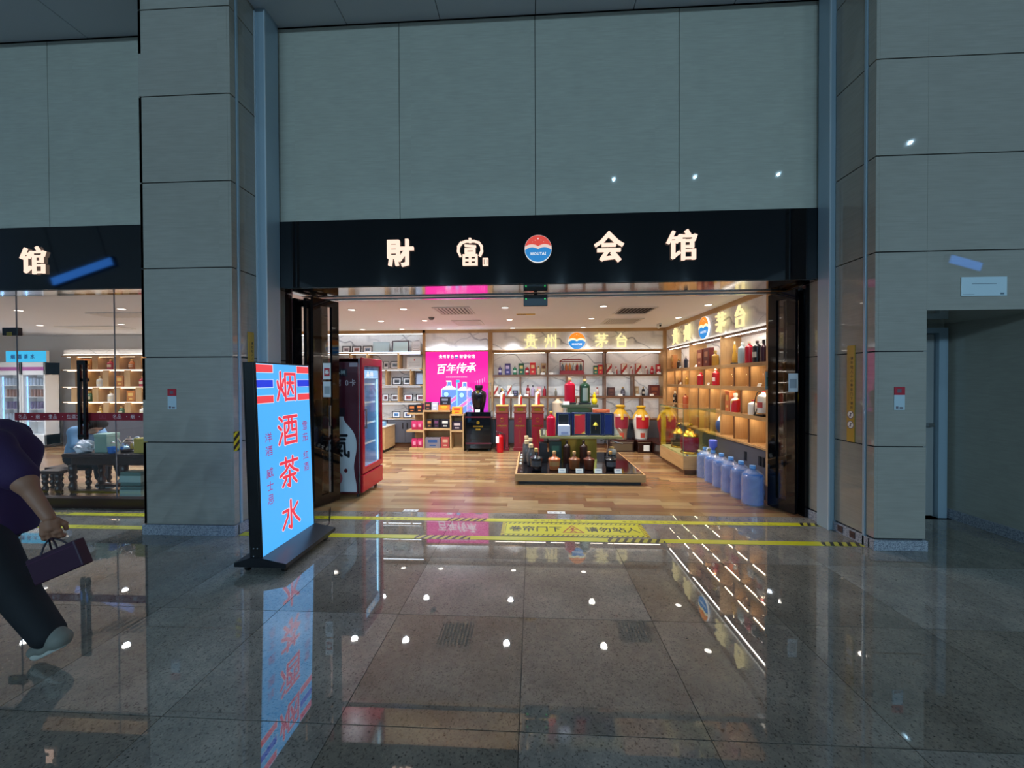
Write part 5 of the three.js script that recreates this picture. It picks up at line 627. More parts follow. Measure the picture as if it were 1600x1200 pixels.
// ---------- wrapped jars, plinths and glass vitrine ----------
function wrapJar(label, x, y, z, s, body, cloth, tagc) {
  const t = thing('wrapped_jar', label, 'jar', [x, y, z]); mesh('body', lathe([[0, 0], [0.12, 0], [0.125, 0.02], [0.135, 0.18], [0.165, 0.3], [0.17, 0.45], [0.15, 0.52], [0.1, 0.57], [0.08, 0.6], [0, 0.6]].map(([a, b]) => [a * s, b * s]), 24), flat(body, 0.3), t);
  const n = 36, g = new THREE.CylinderGeometry(0.055 * s, 0.155 * s, 0.2 * s, n, 6, true), p = g.attributes.position; for (let i = 0; i < p.count; i++) { const a = Math.atan2(p.getZ(i), p.getX(i)), q = (0.11 * s - p.getY(i)) / (0.22 * s), k = 1 + q * (0.1 * Math.sin(a * 9) + 0.14 * Math.cos(a * 4)) + 0.25 * Math.sin(q * 3.1); p.setX(i, p.getX(i) * k); p.setZ(i, p.getZ(i) * k); p.setY(i, p.getY(i) - q * q * 0.03 * s * Math.cos(a * 4)); } g.translate(0, 0.55 * s, 0); g.computeVertexNormals(); mesh('cloth_cover', g, mat(cloth, 0.6, { side: THREE.DoubleSide, sheen: 0.5 }), t); mesh('cloth_knot', lathe([[0.062, 0.65], [0.1, 0.68], [0.085, 0.71], [0, 0.72]].map(([a, b]) => [a * s, b * s])), flat(cloth, 0.6), t);
  const lab = new THREE.CylinderGeometry(0.174 * s, 0.168 * s, 0.24 * s, 20, 1, true, -0.85, 1.7); lab.translate(0, 0.36 * s, 0); mesh('front_label', lab, mat(tagc, 0.5, { side: THREE.DoubleSide }), t); const lo = new THREE.CylinderGeometry(0.134 * s, 0.13 * s, 0.1 * s, 20, 1, true, -0.35, 0.7); lo.translate(0, 0.1 * s, 0); mesh('seal_label', lo, mat(0xc04a38, 0.5, { side: THREE.DoubleSide }), t); return t;
}
{
  const pl = (label, x0, x1, z0, z1, h) => { const t = thing('dark_plinth', label, 'plinth', [(x0 + x1) / 2, 0, (z0 + z1) / 2]), w = (x1 - x0) / 2, d = Math.abs(z1 - z0) / 2; mesh('body', rbx(-w, w, 0, h - 0.03, -d, d, 0.004), M.darkwood, t); mesh('top', rbx(-w - 0.01, w + 0.01, h - 0.03, h, -d - 0.01, d + 0.01, 0.004), mat(0x3c1a14, 0.2), t); mesh('edge_inlay', bx(-w, w, h - 0.045, h - 0.036, d, d + 0.003), flat(0xb8a48a), t); return t; };
  const p1 = pl('dark wooden plinth under the red labelled wrapped jar', 1.62, 2.1, -8.05, -8.4, 0.24); mesh('front_panel', bx(-0.21, 0.21, 0.03, 0.17, 0.175, 0.179), mat(0x5a4a34, 0.3), p1); const p2 = pl('dark wooden plinth with white notice under the white wrapped jar', 2.16, 2.42, -7.95, -8.4, 0.25); mesh('notice', bx(-0.02, 0.1, 0.04, 0.16, 0.225, 0.228), M.card, p2); pl('long dark plinth beside the glass vitrine', 2.45, 2.86, -7.4, -8.4, 0.25);
  wrapJar('clear wrapped jar with yellow cloth and crimson label', 1.86, 0.241, -8.2, 1.02, 0xa88a76, 0xc89c18, 0x8e2034); wrapJar('white wrapped jar with yellow cloth and scarlet label', 2.28, 0.251, -8.17, 0.98, 0xd8d4cc, 0xcca01a, 0xb81c26); wrapJar('tall red wrapped jar with yellow ribbon on the long plinth', 2.66, 0.251, -7.75, 1.02, 0x8e2a2a, 0xc89a1c, 0xa82a2e);
  const rib = thing('yellow_ribbon', 'long yellow tassel ribbon hanging by the glass vitrine', 'ribbon', [2.5, 0.251, -7.45]); mesh('tassel', merge([0, 1, 2, 3, 4].map((i) => tube([[-0.03 + i * 0.015, 0.62, 0], [-0.035 + i * 0.018, 0.4, 0.01], [-0.03 + i * 0.016, 0.2, -0.01], [-0.035 + i * 0.018, 0.0, 0.0]], 0.012))), flat(0xe0b418, 0.5), rib); mesh('knot', new THREE.SphereGeometry(0.05, 12, 8).scale(1, 0.7, 0.7).translate(0, 0.62, 0), flat(0xe0b418, 0.5), rib);
  const v = thing('glass_vitrine', 'glass vitrine with oak base on the right of the shop', 'vitrine', [0, 0, 0]), a = 2.36, b = 2.86, c = -6.13, d = -7.22; mesh('oak_base', rbx(a, b, 0.08, 0.29, c, d, 0.004, 1), M.oak, v); mesh('plinth', bx(a + 0.03, b - 0.02, 0, 0.08, c - 0.03, d + 0.03), M.walnut, v); mesh('inner_deck', bx(a + 0.02, b - 0.02, 0.29, 0.305, c - 0.02, d + 0.02), flat(0xc8b88a, 0.4), v);
  const tint = pane({ color: 0xf7fbf5 }); mesh('glass_pane', bx(a, b, 0.29, 1.03, c, c - 0.008), tint, v); mesh('glass_pane', bx(a, a + 0.008, 0.29, 1.03, c - 0.009, -6.66), tint, v); mesh('glass_pane', bx(a, a + 0.008, 0.29, 1.03, -6.665, d), tint, v); mesh('glass_pane', bx(b - 0.008, b, 0.29, 1.03, c - 0.009, d), tint, v); mesh('glass_pane', bx(a + 0.009, b - 0.009, 0.29, 1.03, d + 0.008, d), tint, v); mesh('glass_top', bx(a - 0.004, b + 0.004, 1.031, 1.041, c + 0.004, d - 0.004), tint, v); const ed = flat(0x5a7a66, 0.2); mesh('glass_edge', merge([bx(a - 0.003, a + 0.003, 0.29, 1.03, c - 0.002, c + 0.004), bx(a - 0.005, b, 1.03, 1.042, c + 0.004, c + 0.008), bx(a - 0.008, a - 0.004, 1.03, 1.042, c, d)]), ed, v); mesh('lock', cyl(0.014, 0.014, 0.03).rotateX(Math.PI / 2).translate(a + 0.05, 0.32, c + 0.016), M.steel, v);
  const oj = (label, x, z, s, bc) => { const t = thing('ornate_jar', label, 'jar', [x, 0.306, z]); mesh('gold_foot', lathe([[0, 0], [0.11, 0], [0.115, 0.015], [0.1, 0.035], [0, 0.035]].map(([q, w]) => [q * s, w * s]), 24), M.gold, t); mesh('body', lathe([[0.09, 0.035], [0.112, 0.06], [0.118, 0.14], [0.115, 0.2], [0.105, 0.22]].map(([q, w]) => [q * s, w * s]), 24), mat(bc, 0.2), t); mesh('gold_shoulder', lathe([[0.106, 0.22], [0.11, 0.235], [0.085, 0.262], [0.055, 0.275], [0.055, 0.3], [0.035, 0.305], [0, 0.31]].map(([q, w]) => [q * s, w * s]), 24), M.gold, t); mesh('dragon_finial', merge([new THREE.TorusGeometry(0.028, 0.013, 8, 18, 4.6).rotateZ(0.6).translate(0, 0.345, 0), new THREE.SphereGeometry(0.02, 10, 8).translate(0.02, 0.375, 0), new THREE.ConeGeometry(0.014, 0.04, 8).rotateZ(-1.4).translate(0.045, 0.372, 0), new THREE.ConeGeometry(0.008, 0.03, 6).translate(0.008, 0.4, 0)].map((q) => q.scale(s, s, s))), M.gold, t); };
  oj('ornate crimson jar with gold dragon lid in the glass vitrine', 2.55, -6.36, 1.22, 0x7e1428); oj('dark ornate jar with gold dragon lid at the vitrine rear', 2.58, -6.92, 1.08, 0x2c2c24);
}
// ---------- water jugs ----------
{
  const blue = mat(0x78aef0, 0.1, { transmission: 0.7, thickness: 0 }), wrapM = mat(0xf4f8ff, 0.08, { transmission: 0.84, thickness: 0, ior: 1.7 }), ord = ['nearest the entrance', 'second from the entrance', 'third from the entrance', 'fourth from the entrance', 'carrying the blue hand pump', 'farthest back against the vitrine'];
  for (let i = 0; i < 6; i++) {
    const z = -4.74 - i * 0.252, t = thing('water_jug', 'large blue water jug in clear plastic wrap, ' + ord[i], 'water jug', [2.64, 0, z], rr(0, 6), 'water jugs');
    mesh('body', lathe([[0, 0.004], [0.105, 0.004], [0.1145, 0.02], [0.1145, 0.11], [0.11, 0.13], [0.1145, 0.15], [0.1145, 0.25], [0.11, 0.27], [0.1145, 0.29], [0.1145, 0.34], [0.108, 0.368], [0.06, 0.39], [0.032, 0.4], [0.028, 0.44]], 28), blue, t); mesh('cap', cyl(0.033, 0.033, 0.035, 0, 0.43, 0, 18), flat(0x6ea4e0, 0.3), t);
    const n = 30, g = new THREE.CylinderGeometry(0.05, 0.12, 0.42, n, 14, true), p = g.attributes.position; for (let k = 0; k < p.count; k++) { const y = p.getY(k) + 0.21, a = Math.atan2(p.getZ(k), p.getX(k)), R = (y < 0.35 ? 0.1205 : 0.1205 - (y - 0.35) * 1.05) + 0.002 * Math.sin(a * 3 + y * 35 + i * 2) + 0.002 * Math.sin(a * 7 + y * 60 + i) * (y > 0.02 ? 1 : 0.2) + 0.001 * Math.sin(a * 13 - y * 90); p.setXYZ(k, Math.cos(a) * R, y, Math.sin(a) * R); } g.computeVertexNormals(); mesh('plastic_wrap', g, wrapM, t);
    if (i === 4) { const u = thing('hand_pump', 'periwinkle blue hand pump on a water jug', 'pump', [2.64, 0.466, z]); mesh('bulb', lathe([[0, 0], [0.025, 0], [0.03, 0.03], [0.055, 0.05], [0.058, 0.13], [0.05, 0.15], [0, 0.152]], 20), flat(0x5a6ad0, 0.35), u); mesh('spout', tube([[-0.02, 0.02, 0], [-0.07, 0.03, 0], [-0.09, 0.0, 0]], 0.009), flat(0xd8dce8, 0.3), u); }
  }
}
// ---------- left bay: shelving, coolers, tea table ----------
{
  const t = thing('display_shelf', 'lit oak shelf wall seen through the left bay glass', 'shelf'), x0 = -11.02, x1 = -7.0, Y = [2.11, 1.785, 1.385, 1.03, 0.68];
  mesh('back_panel', bx(x0, x1, 0.5, 2.12, -8.74, -8.72, 1, true), M.oak, t); mesh('cove_panel', bx(x0, x1, 2.14, 2.26, -8.5, -8.52, 1.6), M.marble, t); Y.forEach((y) => mesh('shelf_board', bx(x0, x1, y - 0.025, y, ZB, -8.72, 1), M.oak, t)); mesh('base_front', bx(x0, x1, 0, 0.6, ZB - 0.02, -8.72), M.cabinet, t);
  strip('led_cove_strip', x1 - x0 - 0.1, 'x', [(x0 + x1) / 2, 2.135, ZB - 0.01], 0.014, SOFT, STRIP_L * 0.8, [0, 1, 0.1], t);
  for (let r = 0; r < 4; r++) { for (let k = 0; k < 8; k++) { const x = x0 + 0.3 + k * 0.53 + (r % 2) * 0.26; if (x < x1) mesh('divider', bx(x - 0.07, x + 0.07, Y[r + 1] + 0.001, Y[r] - 0.026, ZB - 0.005, -8.72, 1, true), M.oak, t); } strip('led_shelf_strip', x1 - x0 - 0.1, 'x', [(x0 + x1) / 2, Y[r + 1] - 0.012, ZB + 0.006], 0.012, SOFT, 6, [0, 0.3, 1], t); const l = strip('led_shelf_strip', x1 - x0 - 0.2, 'x', [(x0 + x1) / 2, Y[r] - 0.034, ZB - 0.04], 0.01, WARM, SHELF_L * 0.45, [0, -1, -0.3], t); }
  const kinds = [['amber', 0xb06a2a, 'pack'], ['red', 0xa02432, 'jar'], ['black', 0x221c1e, 'pack'], ['white', 0xd8d4cc, 'straight'], ['orange', 0xc87838, 'jar'], ['maroon', 0x6a1c20, 'pack'], ['green', 0x3a5a3c, 'jar'], ['crimson', 0xb03040, 'straight'], ['grey', 0x77747a, 'shoulder'], ['gold', 0xb89040, 'gourd']], rowN = ['top', 'second', 'third', 'bottom']; let q = 0;
  for (let r = 0; r < 4; r++) for (let k = 0; k < 6; k++) { const [n, col, s] = kinds[(q * 7 + r) % 10], x = x0 + 0.56 + k * 0.53 + (r % 2) * 0.26, y = Y[r + 1] + 0.001, pos = ['first', 'second', 'third', 'fourth', 'fifth', 'sixth'][k]; if (x > -8.6) { q++; continue; } const lab = `${n} ${s === 'pack' ? 'gift box' : 'bottle'}, ${pos} cell of the ${rowN[r]} row behind left glass`; if (s === 'pack') pack(lab, [x, y, ZI], { w: 0.2, h: 0.25, color: col, group: 'left bay goods' }); else bottle(lab, [x, y, ZI], { color: col, style: s, h: 0.24, r: 0.065, group: 'left bay goods', band: 0xd8c8a8 }); q++; }
  // coolers
  [[-11.32, 'right'], [-11.92, 'left']].forEach(([x, n]) => {
    const c = thing('drinks_cooler', `white glass door drinks cooler behind the left glass, ${n} one`, 'cooler', [x, 0, -8.43], 0, 'white coolers'), w = 0.29; mesh('case', merge([rbx(-w, -w + 0.04, 0.06, 1.95, -0.0, 0.28, 0.006), rbx(w - 0.04, w, 0.06, 1.95, -0.0, 0.28, 0.006), rbx(-w, w, 1.66, 1.95, -0.0, 0.28, 0.006), rbx(-w, w, 0.06, 0.3, -0.0, 0.28, 0.006), rbx(-w, w, 0.06, 1.95, -0.0, 0.03, 0.006)]), M.white, c); mesh('door_glass', bx(-w + 0.04, w - 0.04, 0.3, 1.66, 0.26, 0.268), M.glass, c); mesh('header_print', bx(-w + 0.03, w - 0.03, 1.76, 1.84, 0.28, 0.283), flat(0xb05a9a), c);
    for (const y of [0.6, 0.88, 1.16, 1.42]) { mesh('shelf', bx(-w + 0.041, w - 0.041, y - 0.01, y, 0.031, 0.24), M.white, c); mesh('drink_row', merge([...Array(6)].map((_, i) => cyl(0.03, 0.03, 0.17, -0.2 + i * 0.08, y, 0.15, 10))), flat([0x4a3a6a, 0x7a4a34, 0x9aa8b8, 0x3a4a4a][Math.round(y * 4) % 4], 0.3), c); }
    mesh('led_tube', bx(-w + 0.045, -w + 0.06, 0.32, 1.62, 0.2, 0.215), glow(0x8fc8ff, 2), c); const l = new THREE.RectAreaLight(0x8fc8ff, 6, 0.015, 1.3); l.position.set(-w + 0.065, 0.97, 0.2); l.rotation.y = -Math.PI / 2; l.name = 'cooler_light'; c.add(l);
  });
  const bs = thing('lit_wall_sign', 'small bright cyan light box above the white coolers', 'sign', [-11.5, 2.08, -8.2]); mesh('case', bx(-0.55, 0.45, -0.13, 0.13, -0.05, 0), M.white, bs); const st = canvas(256, 64, (c) => { c.fillStyle = '#3fc0f4'; c.fillRect(0, 0, 256, 64); text(c, '烟酒茶水', 30, 18, 28, 4, '#134a80', 1.5); }); const f = board(0.98, 0.25, 0.004); f.translate(-0.05, 0, 0.003); mesh('lit_screen', f, new THREE.MeshStandardMaterial({ color: 0x111111, emissive: 0xffffff, emissiveMap: st, emissiveIntensity: 1 }), bs);
}
const turned = (h, r = 0.03) => lathe([[0, 0], [r * 0.8, 0], [r, h * 0.06], [r * 0.6, h * 0.14], [r * 1.15, h * 0.28], [r * 1.2, h * 0.36], [r * 0.65, h * 0.48], [r * 1.1, h * 0.6], [r * 1.1, h * 0.66], [r * 0.75, h * 0.72], [r * 1.15, h * 0.8], [r * 1.15, h], [0, h]], 14);
{
  const t = thing('tea_table', 'dark carved low tea table behind the left glass', 'table', [-5.3, 0, -4.84]); mesh('table_top', rbx(-0.75, 0.85, 0.52, 0.575, -0.22, 0.22, 0.012), M.darkwood, t); mesh('apron', rbx(-0.68, 0.78, 0.42, 0.52, -0.17, 0.17, 0.006), M.darkwood, t); for (const x of [-0.66, 0.05, 0.76]) for (const z of [-0.17, 0.17]) { const l = mesh('leg', turned(0.42, 0.036), M.darkwood, t); l.position.set(x, 0, z); } mesh('footrest', merge([rbx(-0.68, 0.1, 0.06, 0.09, 0.1, 0.19, 0.004), rbx(-0.68, 0.1, 0.06, 0.09, -0.19, -0.1, 0.004)]), M.darkwood, t);
  const b = thing('bench', 'dark wooden bench with turned legs under the seated person', 'bench', [-6.5, 0, -5.2]); mesh('seat', rbx(-0.33, 0.33, 0.26, 0.3, -0.18, 0.18, 0.008), M.darkwood, b); for (const x of [-0.27, 0.27]) for (const z of [-0.13, 0.13]) mesh('leg', turned(0.26, 0.03), M.darkwood, b).position.set(x, 0, z);
  const b2 = thing('stool', 'small dark stool with turned legs left of the tea table', 'stool', [-6.3, 0, -4.78]); mesh('seat', rbx(-0.13, 0.16, 0.3, 0.34, -0.12, 0.12, 0.008), M.darkwood, b2); for (const x of [-0.08, 0.1]) for (const z of [-0.08, 0.08]) mesh('leg', turned(0.3, 0.03), M.darkwood, b2).position.set(x, 0, z);
  const y = 0.576, tc = thing('tea_box', 'tall pale green box on the tea table', 'box', [-5.63, y, -4.8]); mesh('carton', rbx(-0.085, 0.085, 0, 0.23, -0.08, 0.08, 0.004), flat(0x7f9a8c, 0.6), tc); mesh('lid', rbx(-0.089, 0.089, 0.2, 0.24, -0.084, 0.084, 0.004), flat(0x8ca89a, 0.6), tc);
  const k = thing('kettle', 'glass and chrome kettle with curved handle on the tea table', 'kettle', [-5.32, y, -4.8]); mesh('body', lathe([[0, 0], [0.085, 0], [0.095, 0.05], [0.08, 0.12], [0.05, 0.15], [0, 0.15]], 20), M.chrome, k); mesh('lid', lathe([[0.055, 0.15], [0.03, 0.175], [0.012, 0.18], [0.014, 0.2], [0, 0.205]]), M.chrome, k); mesh('handle', tube([[0.05, 0.16, 0], [0.12, 0.19, 0], [0.16, 0.12, 0], [0.14, 0.02, 0]], 0.011), flat(0xd8dce0, 0.3), k); mesh('spout', tube([[-0.07, 0.08, 0], [-0.13, 0.12, 0], [-0.16, 0.16, 0]], 0.014), M.chrome, k);
  const tp = thing('teapot', 'small clear glass teapot beside the green tea box', 'teapot', [-5.49, y, -4.75]); mesh('body', lathe([[0, 0], [0.05, 0], [0.055, 0.04], [0.045, 0.1], [0.03, 0.12]]), M.glass, tp); mesh('lid', lathe([[0.034, 0.12], [0.02, 0.135], [0, 0.14]]), M.steel, tp);
  const cup = thing('cup', 'bright blue cup at the front of the tea table', 'cup', [-5.4, y, -4.66]); mesh('body', lathe([[0, 0], [0.03, 0], [0.036, 0.01], [0.045, 0.085], [0.041, 0.085], [0.033, 0.012], [0, 0.012]]), flat(0x2a68b8, 0.4), cup); mesh('handle', new THREE.TorusGeometry(0.022, 0.006, 8, 14).translate(0.06, 0.045, 0), flat(0x2a68b8, 0.4), cup);
  const yb = thing('tissue_box', 'yellow tissue box at the right end of the tea table', 'box', [-5.02, y, -4.76]); mesh('carton', rbx(-0.11, 0.11, 0, 0.19, -0.08, 0.08, 0.006), flat(0xa8963c, 0.5), yb); mesh('tissue', new THREE.ConeGeometry(0.04, 0.06, 7).translate(0, 0.22, 0), M.card, yb);
  const bag = thing('plastic_bag', 'crumpled white plastic bag on the tea table', 'bag', [-5.84, y, -4.72]); const bg = new THREE.IcosahedronGeometry(0.085, 3), p = bg.attributes.position; for (let i = 0; i < p.count; i++) { const a = p.getX(i) * 70, c = p.getY(i) * 60, w = 1 + 0.18 * Math.sin(a + c) + 0.12 * Math.sin(c * 1.7 - p.getZ(i) * 80); p.setXYZ(i, p.getX(i) * w * 1.1, Math.max(0, (p.getY(i) * w + 0.07)), p.getZ(i) * w); } bg.computeVertexNormals(); mesh('sack', bg, flat(0xcfd2da, 0.4), bag); mesh('ear', new THREE.ConeGeometry(0.03, 0.08, 6).rotateZ(0.4).translate(-0.03, 0.15, 0), flat(0xcfd2da, 0.4), bag);
  [[0.02, 'lower'], [0.2, 'upper']].forEach(([yy, n]) => { const c = thing('water_carton', `${n} shrink wrapped carton under the tea table end`, 'carton', [-5.06, yy - 0.02, -4.62], 0, 'cartons'); mesh('carton', rbx(-0.14, 0.14, 0.001, 0.175, -0.1, 0.05, 0.012), flat(0x4a6a66, 0.35), c); mesh('pale_band', bx(-0.142, 0.142, 0.05, 0.13, -0.102, 0.052), flat(0x8aa8a4, 0.35), c); });
}
// ---------- floor tapes and stickers ----------
function tapeTex(segs, len) { return canvas(2048, 32, (c, w, h) => { c.fillStyle = '#c6c01e'; c.fillRect(0, 0, w, h); for (const [a, b] of segs) { c.fillStyle = '#b8ae3c'; c.fillRect(a * w, 0, (b - a) * w, h); c.strokeStyle = '#26241a'; c.lineWidth = 10; c.save(); c.beginPath(); c.rect(a * w, 0, (b - a) * w, h); c.clip(); for (let x = a * w - 30; x < b * w + 30; x += 26) { c.beginPath(); c.moveTo(x, h + 6); c.lineTo(x + 22, -6); c.stroke(); } c.restore(); } for (let x = 20; x < w - 200; x += 330) { const hid = segs.some(([a, b]) => x + 260 > a * w && x < b * w); if (!hid) text(c, '卷帘门下请勿站人', x, 8, 16, 1.6, '#6f6a1c', 1.7); } }); }
function tape(label, x0, x1, z, segs) { const m = mesh('floor_tape', board(x1 - x0, 0.085, 0.0016), printed(tapeTex(segs), 0.35)); m.rotation.x = -Math.PI / 2; m.position.set((x0 + x1) / 2, 0.001, z); return tag(m, label, 'tape', 'yellow floor tapes'); }
tape('yellow hazard tape line along the threshold nearer the shop', -2.85, 2.95, -4.085, [[0.335, 0.407], [0.965, 1]]); tape('yellow hazard tape line nearer the viewer across the shop front', -2.85, 2.97, -3.615, [[0.297, 0.388], [0.61, 0.7], [0.94, 1]]);
tape('yellow hazard tape line in front of the left glass bay', -8.5, -3.85, -3.72, [[0.4, 0.5]]); tape('yellow hazard tape line close to the left glass sill', -8.5, -3.85, -4.08, [[0.6, 0.7]]);
{
  const tx = canvas(1024, 240, (c, w, h) => { c.fillStyle = '#cfc71c'; c.fillRect(0, 0, w, h); c.strokeStyle = '#2a261a'; c.lineWidth = 9; for (let x = -20; x < w + 20; x += 34) for (const y of [0, h - 22]) { c.beginPath(); c.moveTo(x, y + 22); c.lineTo(x + 18, y); c.stroke(); } for (let y = 10; y < h; y += 26) for (const x of [0, w - 24]) { c.strokeStyle = '#7a2418'; c.beginPath(); c.moveTo(x, y + 12); c.lineTo(x + 24, y); c.stroke(); } c.fillStyle = '#cfc71c'; c.fillRect(26, 24, w - 52, h - 48); c.strokeStyle = '#4a461a'; c.lineWidth = 3; c.strokeRect(30, 28, w - 60, h - 56); text(c, '卷帘门下', 54, 70, 92, 11, '#23261c', 1.04); text(c, '请勿站人', 600, 70, 92, 11, '#23261c', 1.04); c.strokeStyle = '#a03222'; c.lineWidth = 10; c.beginPath(); c.moveTo(510, 50); c.lineTo(582, 176); c.lineTo(438, 176); c.closePath(); c.stroke(); c.fillStyle = '#8e2a1e'; c.beginPath(); c.arc(510, 98, 13, 0, 7); c.fill(); c.lineWidth = 11; for (const l of [[510, 108, 510, 142], [510, 116, 488, 130], [510, 116, 534, 124], [510, 142, 492, 166], [510, 142, 530, 166]]) { c.beginPath(); c.moveTo(l[0], l[1]); c.lineTo(l[2], l[3]); c.stroke(); } });
  const m = mesh('floor_sticker', board(1.43, 0.335, 0.0016), printed(tx, 0.35)); m.rotation.x = -Math.PI / 2; m.position.set(0.405, 0.001, -3.855); tag(m, 'large yellow lettered warning sticker with red triangle on the floor', 'sticker');
  [[-1.4, 'left', 0.17], [0.27, 'right', 0.2]].forEach(([x, n, w]) => { const t2 = canvas(128, 40, (c) => { c.fillStyle = '#d8d6d2'; c.fillRect(0, 0, 128, 40); text(c, '小心下', 10, 6, 28, 3, '#44444c', 1.25); }); const s = mesh('floor_sticker', board(w, 0.07, 0.0016), printed(t2, 0.5)); s.rotation.x = -Math.PI / 2; s.position.set(x, 0.001, -4.34); tag(s, `small white lettered sticker on the ${n} of the oak threshold`, 'sticker'); });
}
// ---------- wall signs and stickers ----------
function vsign(label, x, face, y0, y1, z, w) {
  const tx = canvas(96, 1024, (c, W, H) => { c.fillStyle = '#b8922e'; c.fillRect(0, 0, W, H); text(c, '请勿站人小心卷帘门下请勿', 44, 110, 36, 4, '#3a3018', 1.35, true); c.strokeStyle = '#4a3c1a'; c.lineWidth = 2; for (let y = 120; y < 640; y += 10) { c.beginPath(); c.moveTo(22, y); c.lineTo(30, y + 5); c.stroke(); } for (const y of [740, 850]) { c.fillStyle = '#e8e4dc'; c.beginPath(); c.arc(48, y, 40, 0, 7); c.fill(); c.strokeStyle = '#4a3f66'; c.lineWidth = 6; c.stroke(); c.fillStyle = '#2c2840'; c.fillRect(42, y - 22, 12, 42); c.beginPath(); c.moveTo(20, y + 28); c.lineTo(76, y - 28); c.stroke(); } });
  const t = thing('wall_notice', label, 'sign', [x, (y0 + y1) / 2, z], face * Math.PI / 2); mesh('plate', rbx(-w / 2, w / 2, -(y1 - y0) / 2, (y1 - y0) / 2, 0, 0.008, 0.003), flat(0xb8922e, 0.4), t); const f = board(w * 0.96, (y1 - y0) * 0.98, 0.001); f.translate(0, 0, 0.009); mesh('print', f, printed(tx, 0.4), t);
}
vsign('narrow yellow vertical notice on the right return wall', PR0, -1, 0.91, 1.81, -3.75, 0.085); vsign('narrow yellow vertical notice on the left return wall', PL1, 1, 1.14, 2.0, -3.795, 0.085);
{
  const hz = canvas(64, 128, (c) => { c.fillStyle = '#d8ba18'; c.fillRect(0, 0, 64, 128); c.strokeStyle = '#141414'; c.lineWidth = 22; for (let y = -30; y < 200; y += 54) { c.beginPath(); c.moveTo(-10, y + 40); c.lineTo(74, y - 20); c.stroke(); } });
  const h = mesh('hazard_sticker', board(0.075, 0.19, 0.002), printed(hz, 0.4)); h.rotation.y = Math.PI / 2; h.position.set(PL1 + 0.0015, 0.915, ZF - 0.036); tag(h, 'black and yellow hazard sticker on the left pillar edge', 'sticker');
  [[-3.498, ZF, 'left'], [3.187, ZF + 0.055, 'right']].forEach(([x, z, n]) => { const t = thing('alarm_label', `red and white alarm label on the ${n} pillar front`, 'label', [x, 1.327, z], 0, 'alarm labels'); mesh('red_half', bx(-0.044, 0.044, 0.03, 0.1, 0.0005, 0.004), flat(0xb02434, 0.4), t); mesh('clear_half', bx(-0.044, 0.044, -0.1, 0.03, 0.0005, 0.003), flat(0xb4c4cc, 0.3), t); mesh('print', merge([bx(-0.02, 0.015, 0.05, 0.08, 0.004, 0.0046), bx(-0.03, -0.01, -0.09, -0.07, 0.003, 0.0036), bx(0.0, 0.03, -0.09, -0.075, 0.003, 0.0036)]), flat(0x6a5a64), t); });
  const pq = thing('wall_plaque', 'thin glass notice plaque above the dark corridor', 'plaque', [3.866, 2.285, ZF + 0.055]); mesh('plate', rbx(-0.184, 0.184, -0.082, 0.082, 0.001, 0.008, 0.002), mat(0xc4d4da, 0.2), pq); mesh('print', merge([bx(-0.17, -0.08, -0.07, -0.066, 0.008, 0.0085), bx(0.13, 0.16, -0.07, -0.055, 0.008, 0.0085), bx(-0.1, 0.1, 0.02, 0.024, 0.008, 0.0085)]), flat(0x5a6a74), pq);
  const stk = (label, x, y, z, w, h, c1, c2, ry = 0) => { const t = thing('door_sticker', label, 'sticker', [x, y, z], ry); mesh('sheet', bx(-w / 2, w / 2, -h / 2, h / 2, 0, 0.002), flat(c1, 0.4), t); mesh('print', rbx(-w * 0.36, w * 0.36, -h * 0.3, h * 0.2, 0.002, 0.0032, 0.0004), flat(c2, 0.4), t); return t; };
  const s1 = stk('white sticker with red square on the left door leaf', -2.375, 1.61, -4.34, 0.09, 0.19, 0xe6e2e0, 0xc0202c); const gg = charGeo('券', 0.05, 12, 12, 0.002); gg.translate(0, -0.01, 0.0045); mesh('white_character', gg, M.card, s1);
  stk('plain white and grey sticker below the red one on the left door leaf', -2.375, 1.4, -4.34, 0.09, 0.18, 0xdedee0, 0xa4a8ac); stk('white and grey sticker on the dark right door leaf', 2.85, 1.46, -4.35, 0.1, 0.2, 0xcfd0d6, 0x989ca4); stk('green and white sticker on the oak end stile', 2.855, 1.48, -4.772, 0.105, 0.22, 0xd2e4de, 0x6aa890);
  for (const [z, n] of [[-3.857, 'farther'], [-3.716, 'nearer']]) { const t = thing('floor_socket', `small brown socket cover in the right plinth, ${n} one`, 'socket', [PR0 - 0.012, 0.05, z], -Math.PI / 2); mesh('cover', rbx(-0.03, 0.03, -0.03, 0.03, 0, 0.006, 0.002), flat(0x4a3430, 0.4), t); mesh('slot', bx(-0.012, 0.012, -0.003, 0.003, 0.006, 0.007), M.blackMat, t); }
}
// ---------- people ----------
const V = (a) => new THREE.Vector3(...a);
